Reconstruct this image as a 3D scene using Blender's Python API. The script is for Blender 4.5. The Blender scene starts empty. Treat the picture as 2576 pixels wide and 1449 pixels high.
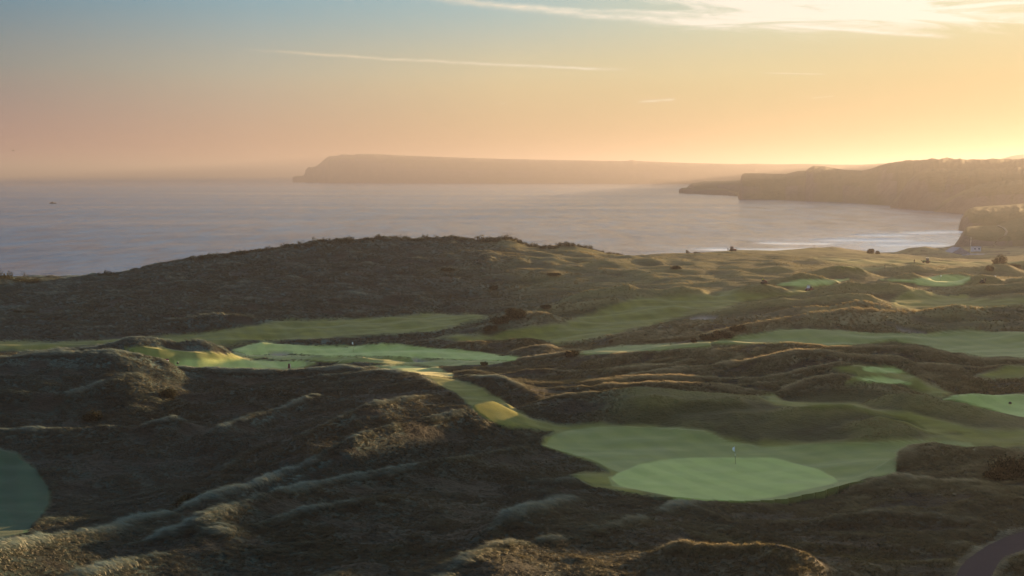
import bpy, math, random
import numpy as np
from mathutils import Vector, Matrix
R = math.radians
sc = bpy.context.scene
# ------------------------------------------------------------------ camera
H = 52.0; TILT = 6.47; FD = 2528.0        # eye height, downward tilt, focal length in 2576-px units
cam = bpy.data.objects.new('camera', bpy.data.cameras.new('camera'))
sc.collection.objects.link(cam); sc.camera = cam
cam.location = (0, 0, H); cam.rotation_euler = (R(90 - TILT), 0, 0)
cam.data.sensor_width = 36.0; cam.data.lens = 36.0 * FD / 2576.0
cam.data.clip_start = 0.5; cam.data.clip_end = 120000
# ------------------------------------------------------------------ light
SUN_AZ, SUN_EL = 50.0, 3.9
sdir = Vector((math.sin(R(SUN_AZ)) * math.cos(R(SUN_EL)), math.cos(R(SUN_AZ)) * math.cos(R(SUN_EL)), math.sin(R(SUN_EL))))
sun = bpy.data.objects.new('sun', bpy.data.lights.new('sun', 'SUN'))
sc.collection.objects.link(sun)
sun.data.energy = 5.0; sun.data.angle = R(0.6); sun.data.color = (1.0, 0.63, 0.31)
sun.rotation_euler = sdir.to_track_quat('Z', 'Y').to_euler(); sun.location = (0, 0, 400)
sc.view_settings.view_transform = 'Standard'; sc.view_settings.look = 'None'
sc.view_settings.gamma = 1.0; sc.view_settings.exposure = 2.6
sc.cycles.max_bounces = 5; sc.cycles.diffuse_bounces = 2; sc.cycles.glossy_bounces = 2
sc.cycles.transmission_bounces = 2; sc.cycles.transparent_max_bounces = 6; sc.cycles.volume_bounces = 0
sc.cycles.use_denoising = True
HAZE = 1.9e-4
SKY_K = 2 ** (-2.37)

def lin(c):
    return tuple(((x / 255) / 12.92 if x / 255 <= .04045 else ((x / 255 + .055) / 1.055) ** 2.4) for x in c)

class NT:
    """small helper for writing node graphs"""
    def __init__(s, tree): s.t = tree; s.n = tree.nodes; s.l = tree.links
    def node(s, typ, **kw):
        n = s.n.new(typ)
        for k, v in kw.items(): setattr(n, k, v)
        return n
    def put(s, sock, v):
        if isinstance(v, bpy.types.NodeSocket): s.l.new(v, sock)
        elif v is not None:
            if isinstance(v, (tuple, list)) and len(v) == 3 and sock.type == 'RGBA': v = (*v, 1)
            sock.default_value = v
    def m(s, op, a, b=None, c=None, clamp=False):
        n = s.node('ShaderNodeMath', operation=op, use_clamp=clamp)
        s.put(n.inputs[0], a); s.put(n.inputs[1], b)
        if c is not None: s.put(n.inputs[2], c)
        return n.outputs[0]
    def rng(s, v, a, b, c=0.0, d=1.0, smooth=True):
        n = s.node('ShaderNodeMapRange', interpolation_type='SMOOTHSTEP' if smooth else 'LINEAR')
        for i, x in enumerate((v, a, b, c, d)): s.put(n.inputs[i], x)
        return n.outputs[0]
    def ramp(s, f, stops):
        n = s.node('ShaderNodeValToRGB'); e = n.color_ramp.elements
        while len(e) < len(stops): e.new(0.5)
        for i, (p, c) in enumerate(stops):
            e[i].position = p; e[i].color = (*c, 1)
        s.put(n.inputs[0], f); return n.outputs[0]
    def mix(s, f, a, b, mode='MIX'):
        n = s.node('ShaderNodeMix', data_type='RGBA', blend_type=mode)
        s.put(n.inputs[0], f); s.put(n.inputs[6], a); s.put(n.inputs[7], b); return n.outputs[2]
    def noise(s, vec, scale, detail=3, rough=.55, dist=0.0):
        n = s.node('ShaderNodeTexNoise'); s.put(n.inputs['Vector'], vec)
        n.inputs['Scale'].default_value = scale; n.inputs['Detail'].default_value = detail
        n.inputs['Roughness'].default_value = rough; n.inputs['Distortion'].default_value = dist
        return n.outputs['Fac']
    def xyz(s, x=0.0, y=0.0, z=0.0):
        n = s.node('ShaderNodeCombineXYZ')
        for i, v in enumerate((x, y, z)): s.put(n.inputs[i], v)
        return n.outputs[0]
    def sep(s, v):
        n = s.node('ShaderNodeSeparateXYZ'); s.put(n.inputs[0], v); return n.outputs

# ------------------------------------------------------------------ sky (world): twilight colours by direction, cirrus, contrail
world = bpy.data.worlds.new('World'); sc.world = world; world.use_nodes = True
W = NT(world.node_tree); W.n.clear()
dvec = W.node('ShaderNodeTexCoord').outputs['Generated']
dx, dy, dz = W.sep(dvec)[:]
az = W.m('MULTIPLY', W.m('ARCTAN2', dx, dy), 57.29578)
el = W.m('MULTIPLY', W.m('ARCSINE', dz), 57.29578)
hl = W.m('SQRT', W.m('ADD', W.m('MULTIPLY', dx, dx), W.m('MULTIPLY', dy, dy)))
cs = W.m('DIVIDE', W.m('ADD', W.m('MULTIPLY', dx, math.sin(R(SUN_AZ))), W.m('MULTIPLY', dy, math.cos(R(SUN_AZ)))), W.m('MAXIMUM', hl, 1e-4))
ang = W.m('DIVIDE', W.m('ARCCOSINE', W.m('MINIMUM', W.m('MAXIMUM', cs, -1.0), 1.0)), math.pi)
def A(deg): return deg / 180.0
r0 = W.ramp(ang, [(0, lin((136, 106, 60))), (A(25), lin((146, 118, 68))), (A(37), lin((172, 138, 84))), (A(50), lin((188, 146, 104))),
                  (A(64), lin((188, 140, 116))), (A(78), lin((166, 116, 114))), (A(115), lin((132, 138, 166))), (1, lin((112, 140, 186)))])
r1 = W.ramp(ang, [(0, lin((176, 156, 104))), (A(25), lin((184, 174, 122))), (A(37), lin((198, 188, 140))), (A(50), lin((206, 192, 150))),
                  (A(64), lin((176, 172, 152))), (A(78), lin((128, 134, 132))), (A(115), lin((118, 148, 182))), (1, lin((104, 142, 190)))])
r2 = W.ramp(ang, [(0, lin((226, 216, 180))), (A(25), lin((204, 210, 176))), (A(37), lin((190, 204, 184))), (A(50), lin((150, 184, 188))),
                  (A(64), lin((122, 164, 178))), (A(78), lin((76, 128, 152))), (A(115), lin((96, 144, 190))), (1, lin((90, 136, 190)))])
r3 = W.ramp(ang, [(0, lin((216, 222, 222))), (A(50), lin((194, 212, 222))), (A(78), lin((138, 180, 220))), (A(115), lin((160, 190, 218))), (1, lin((140, 178, 216)))])
c = W.mix(W.rng(el, 0.3, 5.5, smooth=False), r0, r1)
c = W.mix(W.rng(el, 4.6, 10.0), c, r2)
c = W.mix(W.rng(el, 10.2, 24.0), c, r3)
# cirrus: streaks stretched along the wind
def rotc(a0, e0, deg, sx, sy):
    a_ = W.m('SUBTRACT', az, a0); e_ = W.m('SUBTRACT', el, e0)
    co, si = math.cos(R(deg)), math.sin(R(deg))
    u = W.m('ADD', W.m('MULTIPLY', a_, co), W.m('MULTIPLY', e_, si))
    v = W.m('SUBTRACT', W.m('MULTIPLY', e_, co), W.m('MULTIPLY', a_, si))
    return W.m('MULTIPLY', u, sx), W.m('MULTIPLY', v, sy), u, v
u1, v1, _, _ = rotc(14, 8.5, -4, .13, 1.25)
n1 = W.noise(W.xyz(u1, v1, 3.1), 1.0, 10, .66, .9)
body = W.m('MULTIPLY', W.rng(az, 4.0, 13.0), W.rng(W.m('ADD', el, W.m('MULTIPLY', az, .035)), 7.5, 8.9))
u2, v2, _, _ = rotc(14, 7.5, -7, .08, 1.5)
n2 = W.noise(W.xyz(u2, v2, 9.3), 1.0, 8, .6, .8)
low = W.m('MULTIPLY', W.m('MULTIPLY', W.rng(az, 8.0, 18.0), W.rng(el, 6.2, 8.4)), .8)
c1 = W.m('MULTIPLY', W.rng(W.m('ADD', n1, W.m('MULTIPLY', body, .16)), .49, .70), body)
c2 = W.m('MULTIPLY', W.rng(n2, .50, .72), low)
cl = W.m('MULTIPLY', W.m('MINIMUM', W.m('ADD', c1, c2), 1.0), W.m('MULTIPLY', W.m('SUBTRACT', 1.0, W.rng(el, 10.5, 15.0)), W.m('SUBTRACT', 1.0, W.rng(az, 34.0, 60.0))))
wob = W.noise(W.xyz(W.m('MULTIPLY', az, .35), 0.0, 0.0), 1.0, 4)
fine = W.noise(W.xyz(W.m('MULTIPLY', az, 1.1), W.m('MULTIPLY', el, 5.0), 5.0), 1.0, 5, .65)
def streak(a0, e0, a1, e1, w, amp, wb=.25):
    L = math.hypot(a1 - a0, e1 - e0); deg = math.degrees(math.atan2(e1 - e0, a1 - a0))
    _, _, u, v = rotc(a0, e0, deg, 1, 1)
    v = W.m('ADD', v, W.m('MULTIPLY', W.m('SUBTRACT', wob, .5), wb))
    q = W.m('DIVIDE', v, w)
    g = W.m('EXPONENT', W.m('MULTIPLY', W.m('MULTIPLY', q, q), -1.0))
    ends = W.m('MULTIPLY', W.rng(u, 0, L * .25), W.m('SUBTRACT', 1.0, W.rng(u, L * .86, L)))
    return W.m('MULTIPLY', W.m('MULTIPLY', g, ends), W.m('MULTIPLY', W.rng(fine, .25, .7, .35, 1.0), amp))
tot = cl
for a in [(-15.6, 6.72, 7.1, 5.72, .07, .62, .25), (-6.2, 9.75, 13.0, 7.9, .16, .75, .5), (-1.0, 9.25, 12.0, 8.6, .09, .5, .4),
          (15.0, 7.9, 23.5, 6.9, .09, .55, .3), (13.6, 5.46, 17.2, 5.3, .03, .45, .05), (6.9, 3.98, 9.2, 4.12, .05, .7, .05),
          (-.8, 3.9, -.2, 3.98, .03, .3, .05), (16.2, 4.05, 17.6, 4.15, .03, .35, .05)]:
    tot = W.m('ADD', tot, streak(*a))
tot = W.m('MINIMUM', tot, .97)
ccol = W.mix(W.rng(az, -16, 12), lin((236, 214, 178)), (.92, .87, .74))
c = W.mix(tot, c, ccol)
cc = W.node('ShaderNodeVectorMath', operation='SCALE'); W.l.new(c, cc.inputs[0]); cc.inputs['Scale'].default_value = SKY_K
sky = W.node('ShaderNodeTexSky', sky_type='NISHITA'); sky.sun_disc = False
sky.sun_elevation = R(SUN_EL); sky.sun_rotation = R(SUN_AZ)
b1 = W.node('ShaderNodeBackground'); W.l.new(sky.outputs[0], b1.inputs[0]); b1.inputs[1].default_value = 0.0015
b2 = W.node('ShaderNodeBackground'); W.l.new(cc.outputs[0], b2.inputs[0]); b2.inputs[1].default_value = 0.86
ad = W.node('ShaderNodeAddShader'); W.l.new(b1.outputs[0], ad.inputs[0]); W.l.new(b2.outputs[0], ad.inputs[1])
wo = W.node('ShaderNodeOutputWorld'); W.l.new(ad.outputs[0], wo.inputs[0])

# ------------------------------------------------------------------ tagging / mesh helpers
def tag(o, label=None, cat=None, group=None, kind=None):
    if label: o['label'] = label
    if cat: o['category'] = cat
    if group: o['group'] = group
    if kind: o['kind'] = kind
    return o
def link(o, parent=None):
    sc.collection.objects.link(o)
    if parent is not None: o.parent = parent
    return o
def np_mesh(name, V, F, mat=None, smooth=True, attrs=None):
    """V (n,3) array, F (m,k) array of equal-sized faces"""
    me = bpy.data.meshes.new(name); V = np.asarray(V, np.float32); F = np.asarray(F, np.int32)
    me.vertices.add(len(V)); me.vertices.foreach_set('co', V.ravel())
    k = F.shape[1]; me.loops.add(F.size); me.loops.foreach_set('vertex_index', F.ravel())
    me.polygons.add(len(F)); me.polygons.foreach_set('loop_start', np.arange(0, F.size, k, dtype=np.int32))
    me.polygons.foreach_set('use_smooth', np.full(len(F), smooth))
    for nm, arr in (attrs or {}).items():
        a = me.attributes.new(nm, 'FLOAT_COLOR' if arr.ndim == 2 else 'FLOAT', 'POINT')
        a.data.foreach_set('color' if arr.ndim == 2 else 'value', arr.astype(np.float32).ravel())
    if mat: me.materials.append(mat)
    me.update(calc_edges=True)
    return me
def material(name):
    m = bpy.data.materials.new(name); m.use_nodes = True; T = NT(m.node_tree); T.n.clear()
    return m, T
def simple_mat(name, col, rough=.6, metal=0.0, var=.25, scale=6.0, spec=.3):
    m, T = material(name)
    p = T.node('ShaderNodeBsdfPrincipled'); o = T.node('ShaderNodeOutputMaterial')
    f = T.noise(T.node('ShaderNodeTexCoord').outputs['Object'], scale, 4)
    T.put(p.inputs['Base Color'], T.mix(T.rng(f, .3, .7), tuple(x * (1 - var) for x in col), tuple(min(1, x * (1 + var)) for x in col)))
    p.inputs['Roughness'].default_value = rough; p.inputs['Metallic'].default_value = metal
    p.inputs['Specular IOR Level'].default_value = spec
    T.l.new(p.outputs[0], o.inputs[0]); return m

# ------------------------------------------------------------------ noise in numpy
_rs = np.random.RandomState(7); _perm = _rs.permutation(512).astype(np.int32)
_ga = _rs.rand(512) * 2 * np.pi; _gx = np.cos(_ga); _gy = np.sin(_ga)
def perlin(x, y, seed=0):
    xi = np.floor(x).astype(np.int64); yi = np.floor(y).astype(np.int64); fx = x - xi; fy = y - yi
    def g(ix, iy, px, py):
        h = _perm[(_perm[(ix + seed * 37) & 511] + iy) & 511]
        return _gx[h] * px + _gy[h] * py
    sx = fx * fx * fx * (fx * (fx * 6 - 15) + 10); sy = fy * fy * fy * (fy * (fy * 6 - 15) + 10)
    a = g(xi, yi, fx, fy); b = g(xi + 1, yi, fx - 1, fy)
    c_ = g(xi, yi + 1, fx, fy - 1); d = g(xi + 1, yi + 1, fx - 1, fy - 1)
    return ((a + (b - a) * sx) * (1 - sy) + (c_ + (d - c_) * sx) * sy) * 1.4
def fbm(x, y, octs=4, seed=0, gain=.5):
    s = 0; a = 1.0; f = 1.0
    for k in range(octs):
        s = s + a * perlin(x * f + k * 17.3, y * f - k * 9.1, seed + k); a *= gain; f *= 2.03
    return s

# ------------------------------------------------------------------ photo coordinates (2576 x 1449) <-> place
CT, ST = math.cos(R(TILT)), math.sin(R(TILT))
def ray(u, v):
    a = (u - 1288) / FD; b = -(v - 724.5) / FD
    y = CT + b * ST; z = -ST + b * CT
    return a / y, z / y
def P(u, v, Y):
    a, b = ray(u, v); return (a * Y, Y, H + b * Y)
def proj(x, y, z):
    dzv = z - H
    d = y * CT - dzv * ST; up = y * ST + dzv * CT
    d = np.maximum(d, 1e-3)
    return 1288 + FD * x / d, 724.5 - FD * up / d
def slope(v): return -ray(1288, v)[1]
# ------------------------------------------------------------------ terrain: low ground (u, v, z) then dune crests (u, v, distance)
BASE = []
for u, v, z in [(0, 862, 5), (300, 852, 5), (600, 830, 5), (900, 815, 6), (1150, 800, 7), (0, 800, 6), (350, 790, 7), (750, 765, 8), (1050, 745, 9), (1250, 740, 10), (1400, 745, 11),
                (120, 890, 5), (600, 905, 4.5), (800, 915, 4.8), (1000, 925, 7), (950, 880, 6), (1250, 900, 8), (1100, 835, 8), (1350, 838, 9), (1600, 832, 10.5),
                (1600, 772, 12.5), (1800, 770, 13.5), (1560, 700, 13), (1750, 690, 14), (2050, 722, 15), (2300, 735, 15.2), (2560, 770, 15.5), (2300, 770, 15),
                (2050, 672, 14.5), (2400, 672, 13), (2560, 680, 13), (1700, 655, 12), (1950, 650, 11), (2300, 650, 9), (2500, 655, 9), (2100, 640, 9),
                (2300, 850, 14), (1950, 850, 13.2), (2560, 870, 14.3), (2300, 800, 14.6), (1500, 885, 10), (1700, 878, 12),
                (1400, 955, 11.5), (1700, 940, 14), (1200, 935, 9.5), (2000, 920, 15), (2400, 930, 15.3), (2560, 930, 15.3), (2100, 1000, 15.2), (1750, 1000, 15.4),
                (1600, 1040, 15.3), (2300, 1060, 16), (2560, 1010, 16), (1560, 1130, 15.6), (1850, 1165, 15.6), (1900, 1262, 15.6), (2080, 1190, 15.6), (1600, 1210, 15.8), (2250, 1150, 16), (2500, 1112, 16.3),
                (1700, 1085, 15.7), (2000, 1110, 15.8), (1160, 975, 13.6), (1260, 1040, 14.8), (1400, 1075, 15.4),
                (50, 1240, 10), (300, 1240, 10), (600, 1150, 11), (200, 1120, 9.8), (30, 1330, 12.5), (100, 1090, 9.8), (400, 1180, 10), (850, 1080, 12.8), (1150, 1110, 14.6),
                (1300, 1420, 21.5), (2300, 1400, 21), (2400, 1260, 18.2), (1000, 1420, 20.3), (1200, 1330, 18), (600, 1420, 19), (100, 1430, 18.5), (900, 1330, 17.6), (2000, 1320, 17.6),
                (2250, 1310, 18.2), (2560, 1430, 22), (2540, 1240, 18.2), (1500, 1300, 17.3), (1500, 1225, 16.6), (1000, 1205, 15.2)]:
    Y = (H - z) / slope(v); a, _ = ray(u, v); BASE.append((a * Y, Y, z))
# ground outside the photograph and under the sea
for x, y, z in [(-95, 60, 19), (-130, 120, 14), (-190, 200, 10), (-260, 300, 9), (-330, 420, 8), (0, 40, 27), (-40, 20, 28), (40, 20, 28), (80, 55, 25), (0, -40, 30), (-150, -30, 24), (150, -30, 30),
                (110, 110, 24), (125, 150, 24), (150, 200, 22), (185, 260, 20), (230, 340, 17), (270, 420, 14), (330, 520, 12), (400, 640, 14), (520, 700, 24), (200, 60, 32), (300, 150, 32), (420, 300, 28), (500, 450, 26),
                (-420, 300, 6), (-300, 520, -6), (-150, 540, -6), (0, 545, -6), (60, 590, -5), (130, 650, -4), (200, 700, -4), (270, 720, -3), (320, 760, -2),
                (-500, 700, -12), (0, 800, -12), (300, 880, -10), (-800, 400, -10), (620, 900, 10), (700, 500, 30), (500, 0, 34), (-400, 0, 12), (0, -300, 30), (-60, 480, 3), (-200, 470, 3)]:
    BASE.append((x, y, z))
BASE = np.array(BASE); C0 = 14.0
def _phi(r2): return np.sqrt(r2 + C0 * C0)
_d2 = ((BASE[:, None, :2] - BASE[None, :, :2]) ** 2).sum(-1)
_zm = BASE[:, 2].mean(); _w = np.linalg.solve(_phi(_d2) + np.eye(len(BASE)) * -0.6, BASE[:, 2] - _zm)
def base_h(x, y):
    z = np.full(x.shape, _zm)
    for (bx, by, _), w in zip(BASE, _w): z += w * _phi((x - bx) ** 2 + (y - by) ** 2)
    return z
RIDGES = []   # name, points, front width, back width, exponent
def ridge(pts, wf, wb, e=1.6, Y=None):
    if Y is not None: pts = [(u, v, Y[0] + (Y[1] - Y[0]) * i / max(1, len(pts) - 1)) for i, (u, v) in enumerate(pts)]
    RIDGES.append((np.array([P(*p) for p in pts]), wf, wb, e if e >= 1.85 else max(1.12, e - .38), pts))
# far left dune against the sea
ridge([(-260, 705, 370), (-120, 695, 375), (0, 700, 380), (60, 712, 382), (95, 718, 384), (160, 708, 386), (240, 694, 390), (300, 690, 392), (400, 664, 398), (480, 652, 404), (560, 645, 408),
       (640, 633, 412), (720, 625, 416), (800, 611, 420), (900, 608, 424), (1000, 603, 428), (1100, 600, 430), (1200, 602, 432), (1290, 604, 434), (1330, 618, 436), (1370, 626, 438),
       (1430, 616, 440), (1490, 632, 446), (1560, 651, 452)], 58, 42, 1.5)
ridge([(1560, 651), (1640, 643), (1720, 638), (1800, 632), (1850, 630), (1920, 631), (2000, 631)], 60, 30, 1.8, (455, 520))
ridge([(1980, 632), (2040, 622), (2095, 621), (2150, 630), (2200, 636), (2250, 640)], 24, 20, 1.7, (525, 560))
ridge([(2245, 638), (2285, 624), (2320, 619), (2345, 624), (2362, 640)], 12, 10, 2.2, (570, 580))
ridge([(0, 765), (180, 752), (330, 760), (480, 772)], 14, 16, 1.8, (345, 335))
ridge([(560, 752), (700, 744), (850, 748), (980, 738)], 14, 16, 1.8, (350, 360))
ridge([(455, 806), (520, 792), (560, 790), (620, 798), (690, 816)], 9, 10, 1.8, (300, 298))
ridge([(690, 790), (820, 768), (960, 772), (1080, 782)], 9, 12, 1.8, (325, 322))
ridge([(1400, 700), (1500, 690), (1600, 688)], 12, 14, 1.8, (395, 405))
# middle ground
ridge([(1195, 845), (1215, 822), (1240, 808), (1275, 796), (1320, 789), (1376, 787), (1420, 800)], 7, 8, 1.8, (268, 278))
ridge([(1335, 785), (1365, 772), (1430, 760), (1490, 750), (1540, 748), (1575, 752), (1610, 766)], 7, 9, 1.8, (292, 300))
ridge([(1400, 758), (1425, 748), (1476, 731), (1526, 724), (1578, 716), (1612, 727), (1665, 730), (1719, 720), (1760, 728), (1790, 742)], 10, 12, 1.8, (310, 306))
ridge([(1090, 858), (1135, 846), (1180, 840), (1225, 846), (1280, 857)], 6, 8, 2, (262, 262))
ridge([(1140, 872), (1175, 862), (1209, 856), (1240, 862)], 4.5, 6, 1.7, (247, 247))
ridge([(1260, 862), (1290, 852), (1325, 850), (1362, 858), (1405, 872)], 6, 7, 1.8, (250, 247))
ridge([(905, 872), (930, 862), (965, 856), (1010, 862)], 4.5, 6, 1.7, (258, 257))
ridge([(1030, 868), (1093, 858), (1130, 868)], 4, 6, 1.7, (254, 253))
ridge([(730, 864), (790, 856), (860, 852), (905, 858)], 5, 6, 1.8, (272, 272))
ridge([(1270, 892), (1300, 881), (1345, 873), (1380, 872), (1430, 888)], 5.5, 7, 1.8, (232, 230))
ridge([(1400, 868), (1460, 858), (1530, 847), (1630, 835), (1719, 812), (1765, 806), (1800, 815)], 6, 8, 1.7, (250, 262))
ridge([(1485, 800), (1530, 790), (1600, 782), (1680, 772)], 6, 8, 2, (283, 287))
# second green complex and its banks
ridge([(590, 882), (625, 871), (660, 863), (700, 868), (760, 872)], 6, 7, 2, (268, 268))
ridge([(960, 882), (1010, 873), (1045, 871), (1085, 880)], 5, 6, 2, (256, 254))
ridge([(850, 882), (880, 876), (915, 882)], 4, 5, 2, (262, 262))
ridge([(730, 896), (800, 888), (870, 892), (960, 890), (1040, 889), (1130, 893), (1220, 898), (1330, 904)], 6, 9, 2.0, (246, 236))
ridge([(835, 915), (865, 902), (905, 898), (960, 906)], 4.5, 5, 1.8, (232, 229))
ridge([(1010, 908), (1040, 903), (1080, 907)], 3, 4, 2, (238, 236))
ridge([(60, 893), (100, 888), (200, 880), (280, 869), (350, 853), (390, 848), (430, 853), (480, 857), (520, 861), (560, 877), (592, 893)], 6.5, 7, 1.6, (222, 240))
# near ridge with its steep face
ridge([(-200, 905, 170), (0, 899, 174), (120, 893, 176), (200, 887, 178), (290, 882, 179), (340, 892, 181), (400, 907, 183), (450, 924, 186), (520, 929, 186), (620, 930, 186), (720, 930, 186), (800, 926, 186), (870, 922, 186),
       (950, 932, 183), (1030, 948, 178), (1090, 963, 172), (1140, 985, 166), (1185, 1022, 158), (1225, 1055, 151), (1290, 1075, 146), (1370, 1085, 141)], 22, 13, 1.6)
ridge([(1195, 945), (1260, 951), (1320, 972), (1368, 1003), (1390, 1030)], 6, 6, 1.7, (178, 151))
ridge([(930, 925), (1000, 935), (1060, 936), (1130, 942), (1190, 938), (1240, 945)], 4, 5, 1.8, (205, 198))
ridge([(0, 1092), (100, 1086), (200, 1081), (330, 1072), (400, 1052), (440, 1042)], 5, 4, 1.5, (149, 156))
ridge([(560, 1075), (640, 1048), (720, 1030), (790, 1000)], 5, 5, 1.5, (150, 166))
ridge([(150, 1010), (260, 988), (350, 962)], 6, 6, 1.6, (162, 172))
ridge([(770, 1090), (850, 1060), (930, 1030), (1010, 1010), (1080, 1000)], 6, 6, 1.6, (140, 160))
# foreground ridges running down to the left
ridge([(1240, 1010), (1160, 1030), (1060, 1052), (960, 1075), (859, 1108), (740, 1171), (640, 1217), (538, 1241), (437, 1285), (336, 1308), (269, 1328), (168, 1348), (60, 1372), (-60, 1395)], 7, 4.5, 1.35, (142, 71))
ridge([(1310, 1128), (1200, 1140), (1108, 1150), (993, 1166), (859, 1197), (760, 1220), (680, 1240), (600, 1268), (520, 1300)], 5, 4, 1.4, (127, 86))
ridge([(1427, 1196), (1296, 1217), (1178, 1239), (1111, 1254), (1004, 1246), (859, 1263), (740, 1288), (639, 1325), (538, 1348), (437, 1385), (336, 1420), (250, 1447), (150, 1480)], 8, 5, 1.35, (116, 67))
ridge([(1100, 1462), (1195, 1404), (1245, 1389), (1363, 1379), (1497, 1359), (1598, 1325), (1665, 1295), (1717, 1276), (1760, 1264)], 6, 5, 1.35, (66, 101))
ridge([(1200, 1400), (1296, 1305), (1380, 1275), (1447, 1250)], 4, 4, 1.4, (80, 103))
ridge([(-60, 1420), (0, 1402), (101, 1404), (200, 1383), (330, 1385), (430, 1350)], 3.5, 3, 1.4, (76, 84))
ridge([(1640, 1390), (1720, 1368), (1796, 1373), (1870, 1370), (1921, 1367), (1954, 1361), (2005, 1376), (2055, 1399), (2089, 1433), (2110, 1470)], 5.5, 4, 1.5, (76, 70))
# lip, banks and mounds round the main green
ridge([(1430, 1192), (1480, 1190), (1530, 1189), (1570, 1181), (1600, 1172)], 4, 4, 1.8, (117, 121))
ridge([(1440, 1205), (1500, 1222), (1570, 1237), (1640, 1246), (1719, 1258), (1800, 1264)], 4, 4, 1.8, (113, 107.5))
ridge([(1990, 1262), (2060, 1250), (2115, 1231), (2160, 1213), (2200, 1202), (2240, 1194), (2290, 1193), (2334, 1205), (2391, 1217), (2458, 1226), (2530, 1236)], 8, 5, 1.7, (107, 104))
ridge([(2262, 1168), (2275, 1143), (2305, 1131), (2352, 1126), (2400, 1131), (2440, 1137), (2500, 1132), (2545, 1142), (2600, 1165)], 6, 5, 1.8, (122, 118))
ridge([(1380, 1008), (1440, 998), (1500, 993), (1560, 981), (1610, 977), (1680, 980), (1740, 985), (1800, 990), (1860, 994), (1910, 996), (1930, 1008)], 8, 7, 1.8, (151, 150))
ridge([(1560, 1010), (1650, 1000), (1730, 1010), (1850, 1000)], 4, 5, 1.8, (146, 146))
ridge([(1760, 1045), (1850, 1035), (1930, 1035), (2004, 1025), (2070, 1021), (2130, 1026), (2170, 1036)], 6, 6, 1.8, (141, 141))
ridge([(2110, 1075), (2160, 1058), (2206, 1051), (2273, 1064), (2335, 1088)], 5, 5, 1.8, (134, 132))
ridge([(1730, 1060), (1820, 1062), (1900, 1070)], 4, 5, 2, (139, 138))
ridge([(2165, 1020), (2195, 1004), (2235, 990), (2275, 986), (2323, 991), (2374, 1008), (2440, 1014), (2508, 1036), (2580, 1060)], 6, 6, 1.8, (148, 140))
ridge([(1960, 992), (1990, 975), (2050, 955), (2110, 947), (2160, 948), (2215, 958), (2270, 975), (2320, 990)], 5.5, 6, 1.6, (166, 163))
ridge([(2270, 960), (2310, 950), (2350, 965)], 3, 4, 2, (171, 170))
ridge([(2360, 1005), (2400, 990), (2450, 985), (2520, 990), (2580, 985)], 3, 4, 1.8, (157, 157))
ridge([(1330, 1040), (1400, 1018), (1480, 1010), (1540, 1015)], 5, 5, 1.7, (152, 150))
# grassy dunes of the middle right
ridge([(1230, 925), (1260, 914), (1330, 905), (1400, 897), (1443, 890), (1500, 884), (1560, 879), (1660, 873), (1719, 868), (1800, 862), (1868, 860), (1985, 860), (2040, 866), (2085, 873), (2151, 870), (2200, 865), (2251, 864), (2300, 868), (2334, 875), (2417, 896), (2501, 908), (2600, 910)], 8, 6, 1.6, (224, 190))
ridge([(1560, 925), (1700, 915), (1802, 925), (1860, 912), (1918, 903), (2000, 895), (2068, 890), (2150, 893), (2260, 900)], 5, 5, 1.6, (196, 184))
ridge([(1500, 960), (1620, 950), (1760, 955), (1900, 952), (1985, 944), (2051, 929), (2118, 916), (2200, 925)], 5, 5, 1.6, (181, 176))
ridge([(1240, 950), (1330, 930), (1420, 935), (1520, 928)], 5, 6, 1.7, (202, 198))
ridge([(1330, 985), (1420, 972), (1540, 965), (1680, 968), (1820, 975)], 5, 5, 1.7, (170, 165))
ridge([(2330, 925), (2400, 918), (2470, 925), (2540, 915), (2600, 918)], 4, 5, 1.7, (180, 178))
ridge([(1740, 862), (1765, 850), (1800, 836), (1850, 826), (1885, 817), (1920, 812), (1952, 804), (2005, 795), (2070, 787), (2151, 777), (2220, 783), (2284, 788), (2340, 780), (2410, 768), (2467, 775), (2600, 764)], 8, 7, 1.7, (232, 252))
ridge([(1930, 828), (2000, 815), (2080, 812), (2160, 818), (2240, 808), (2340, 812), (2440, 806), (2580, 808)], 8, 6, 1.8, (243, 238))
ridge([(1920, 790), (1965, 776), (2002, 766), (2050, 762), (2085, 765), (2130, 760), (2170, 755), (2220, 762), (2270, 772)], 6, 6, 1.7, (262, 265))
ridge([(1838, 775), (1885, 761), (1968, 747), (2020, 751), (2085, 742), (2135, 737), (2184, 740), (2215, 752), (2250, 764)], 8, 7, 1.8, (277, 282))
ridge([(2038, 738), (2065, 725), (2102, 715), (2135, 708), (2180, 712), (2234, 709), (2278, 719), (2310, 727)], 7, 7, 1.8, (302, 302))
ridge([(1800, 750), (1815, 740), (1852, 727), (1885, 717), (1925, 714), (1960, 722), (1985, 730)], 7, 6, 2, (306, 306))
ridge([(1930, 710), (1985, 696), (2018, 686), (2051, 692), (2090, 700)], 7, 8, 1.8, (322, 322))
ridge([(2050, 680), (2080, 672), (2111, 667), (2151, 674)], 7, 8, 1.8, (352, 352))
ridge([(2200, 712), (2240, 700), (2291, 689), (2330, 698), (2350, 706)], 6, 7, 1.9, (332, 330))
ridge([(2345, 696), (2372, 689), (2418, 685), (2455, 692)], 5, 7, 1.9, (342, 342))
ridge([(2420, 712), (2440, 701), (2465, 694), (2495, 696), (2530, 706), (2580, 700)], 7, 8, 1.9, (325, 325))
ridge([(2390, 730), (2434, 718), (2480, 714), (2530, 716), (2600, 708)], 8, 7, 1.9, (306, 304))
ridge([(2190, 735), (2234, 722), (2272, 717), (2305, 728)], 6, 6, 1.9, (300, 300))
ridge([(2440, 756), (2500, 745), (2600, 738)], 8, 8, 1.9, (288, 288))
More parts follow.
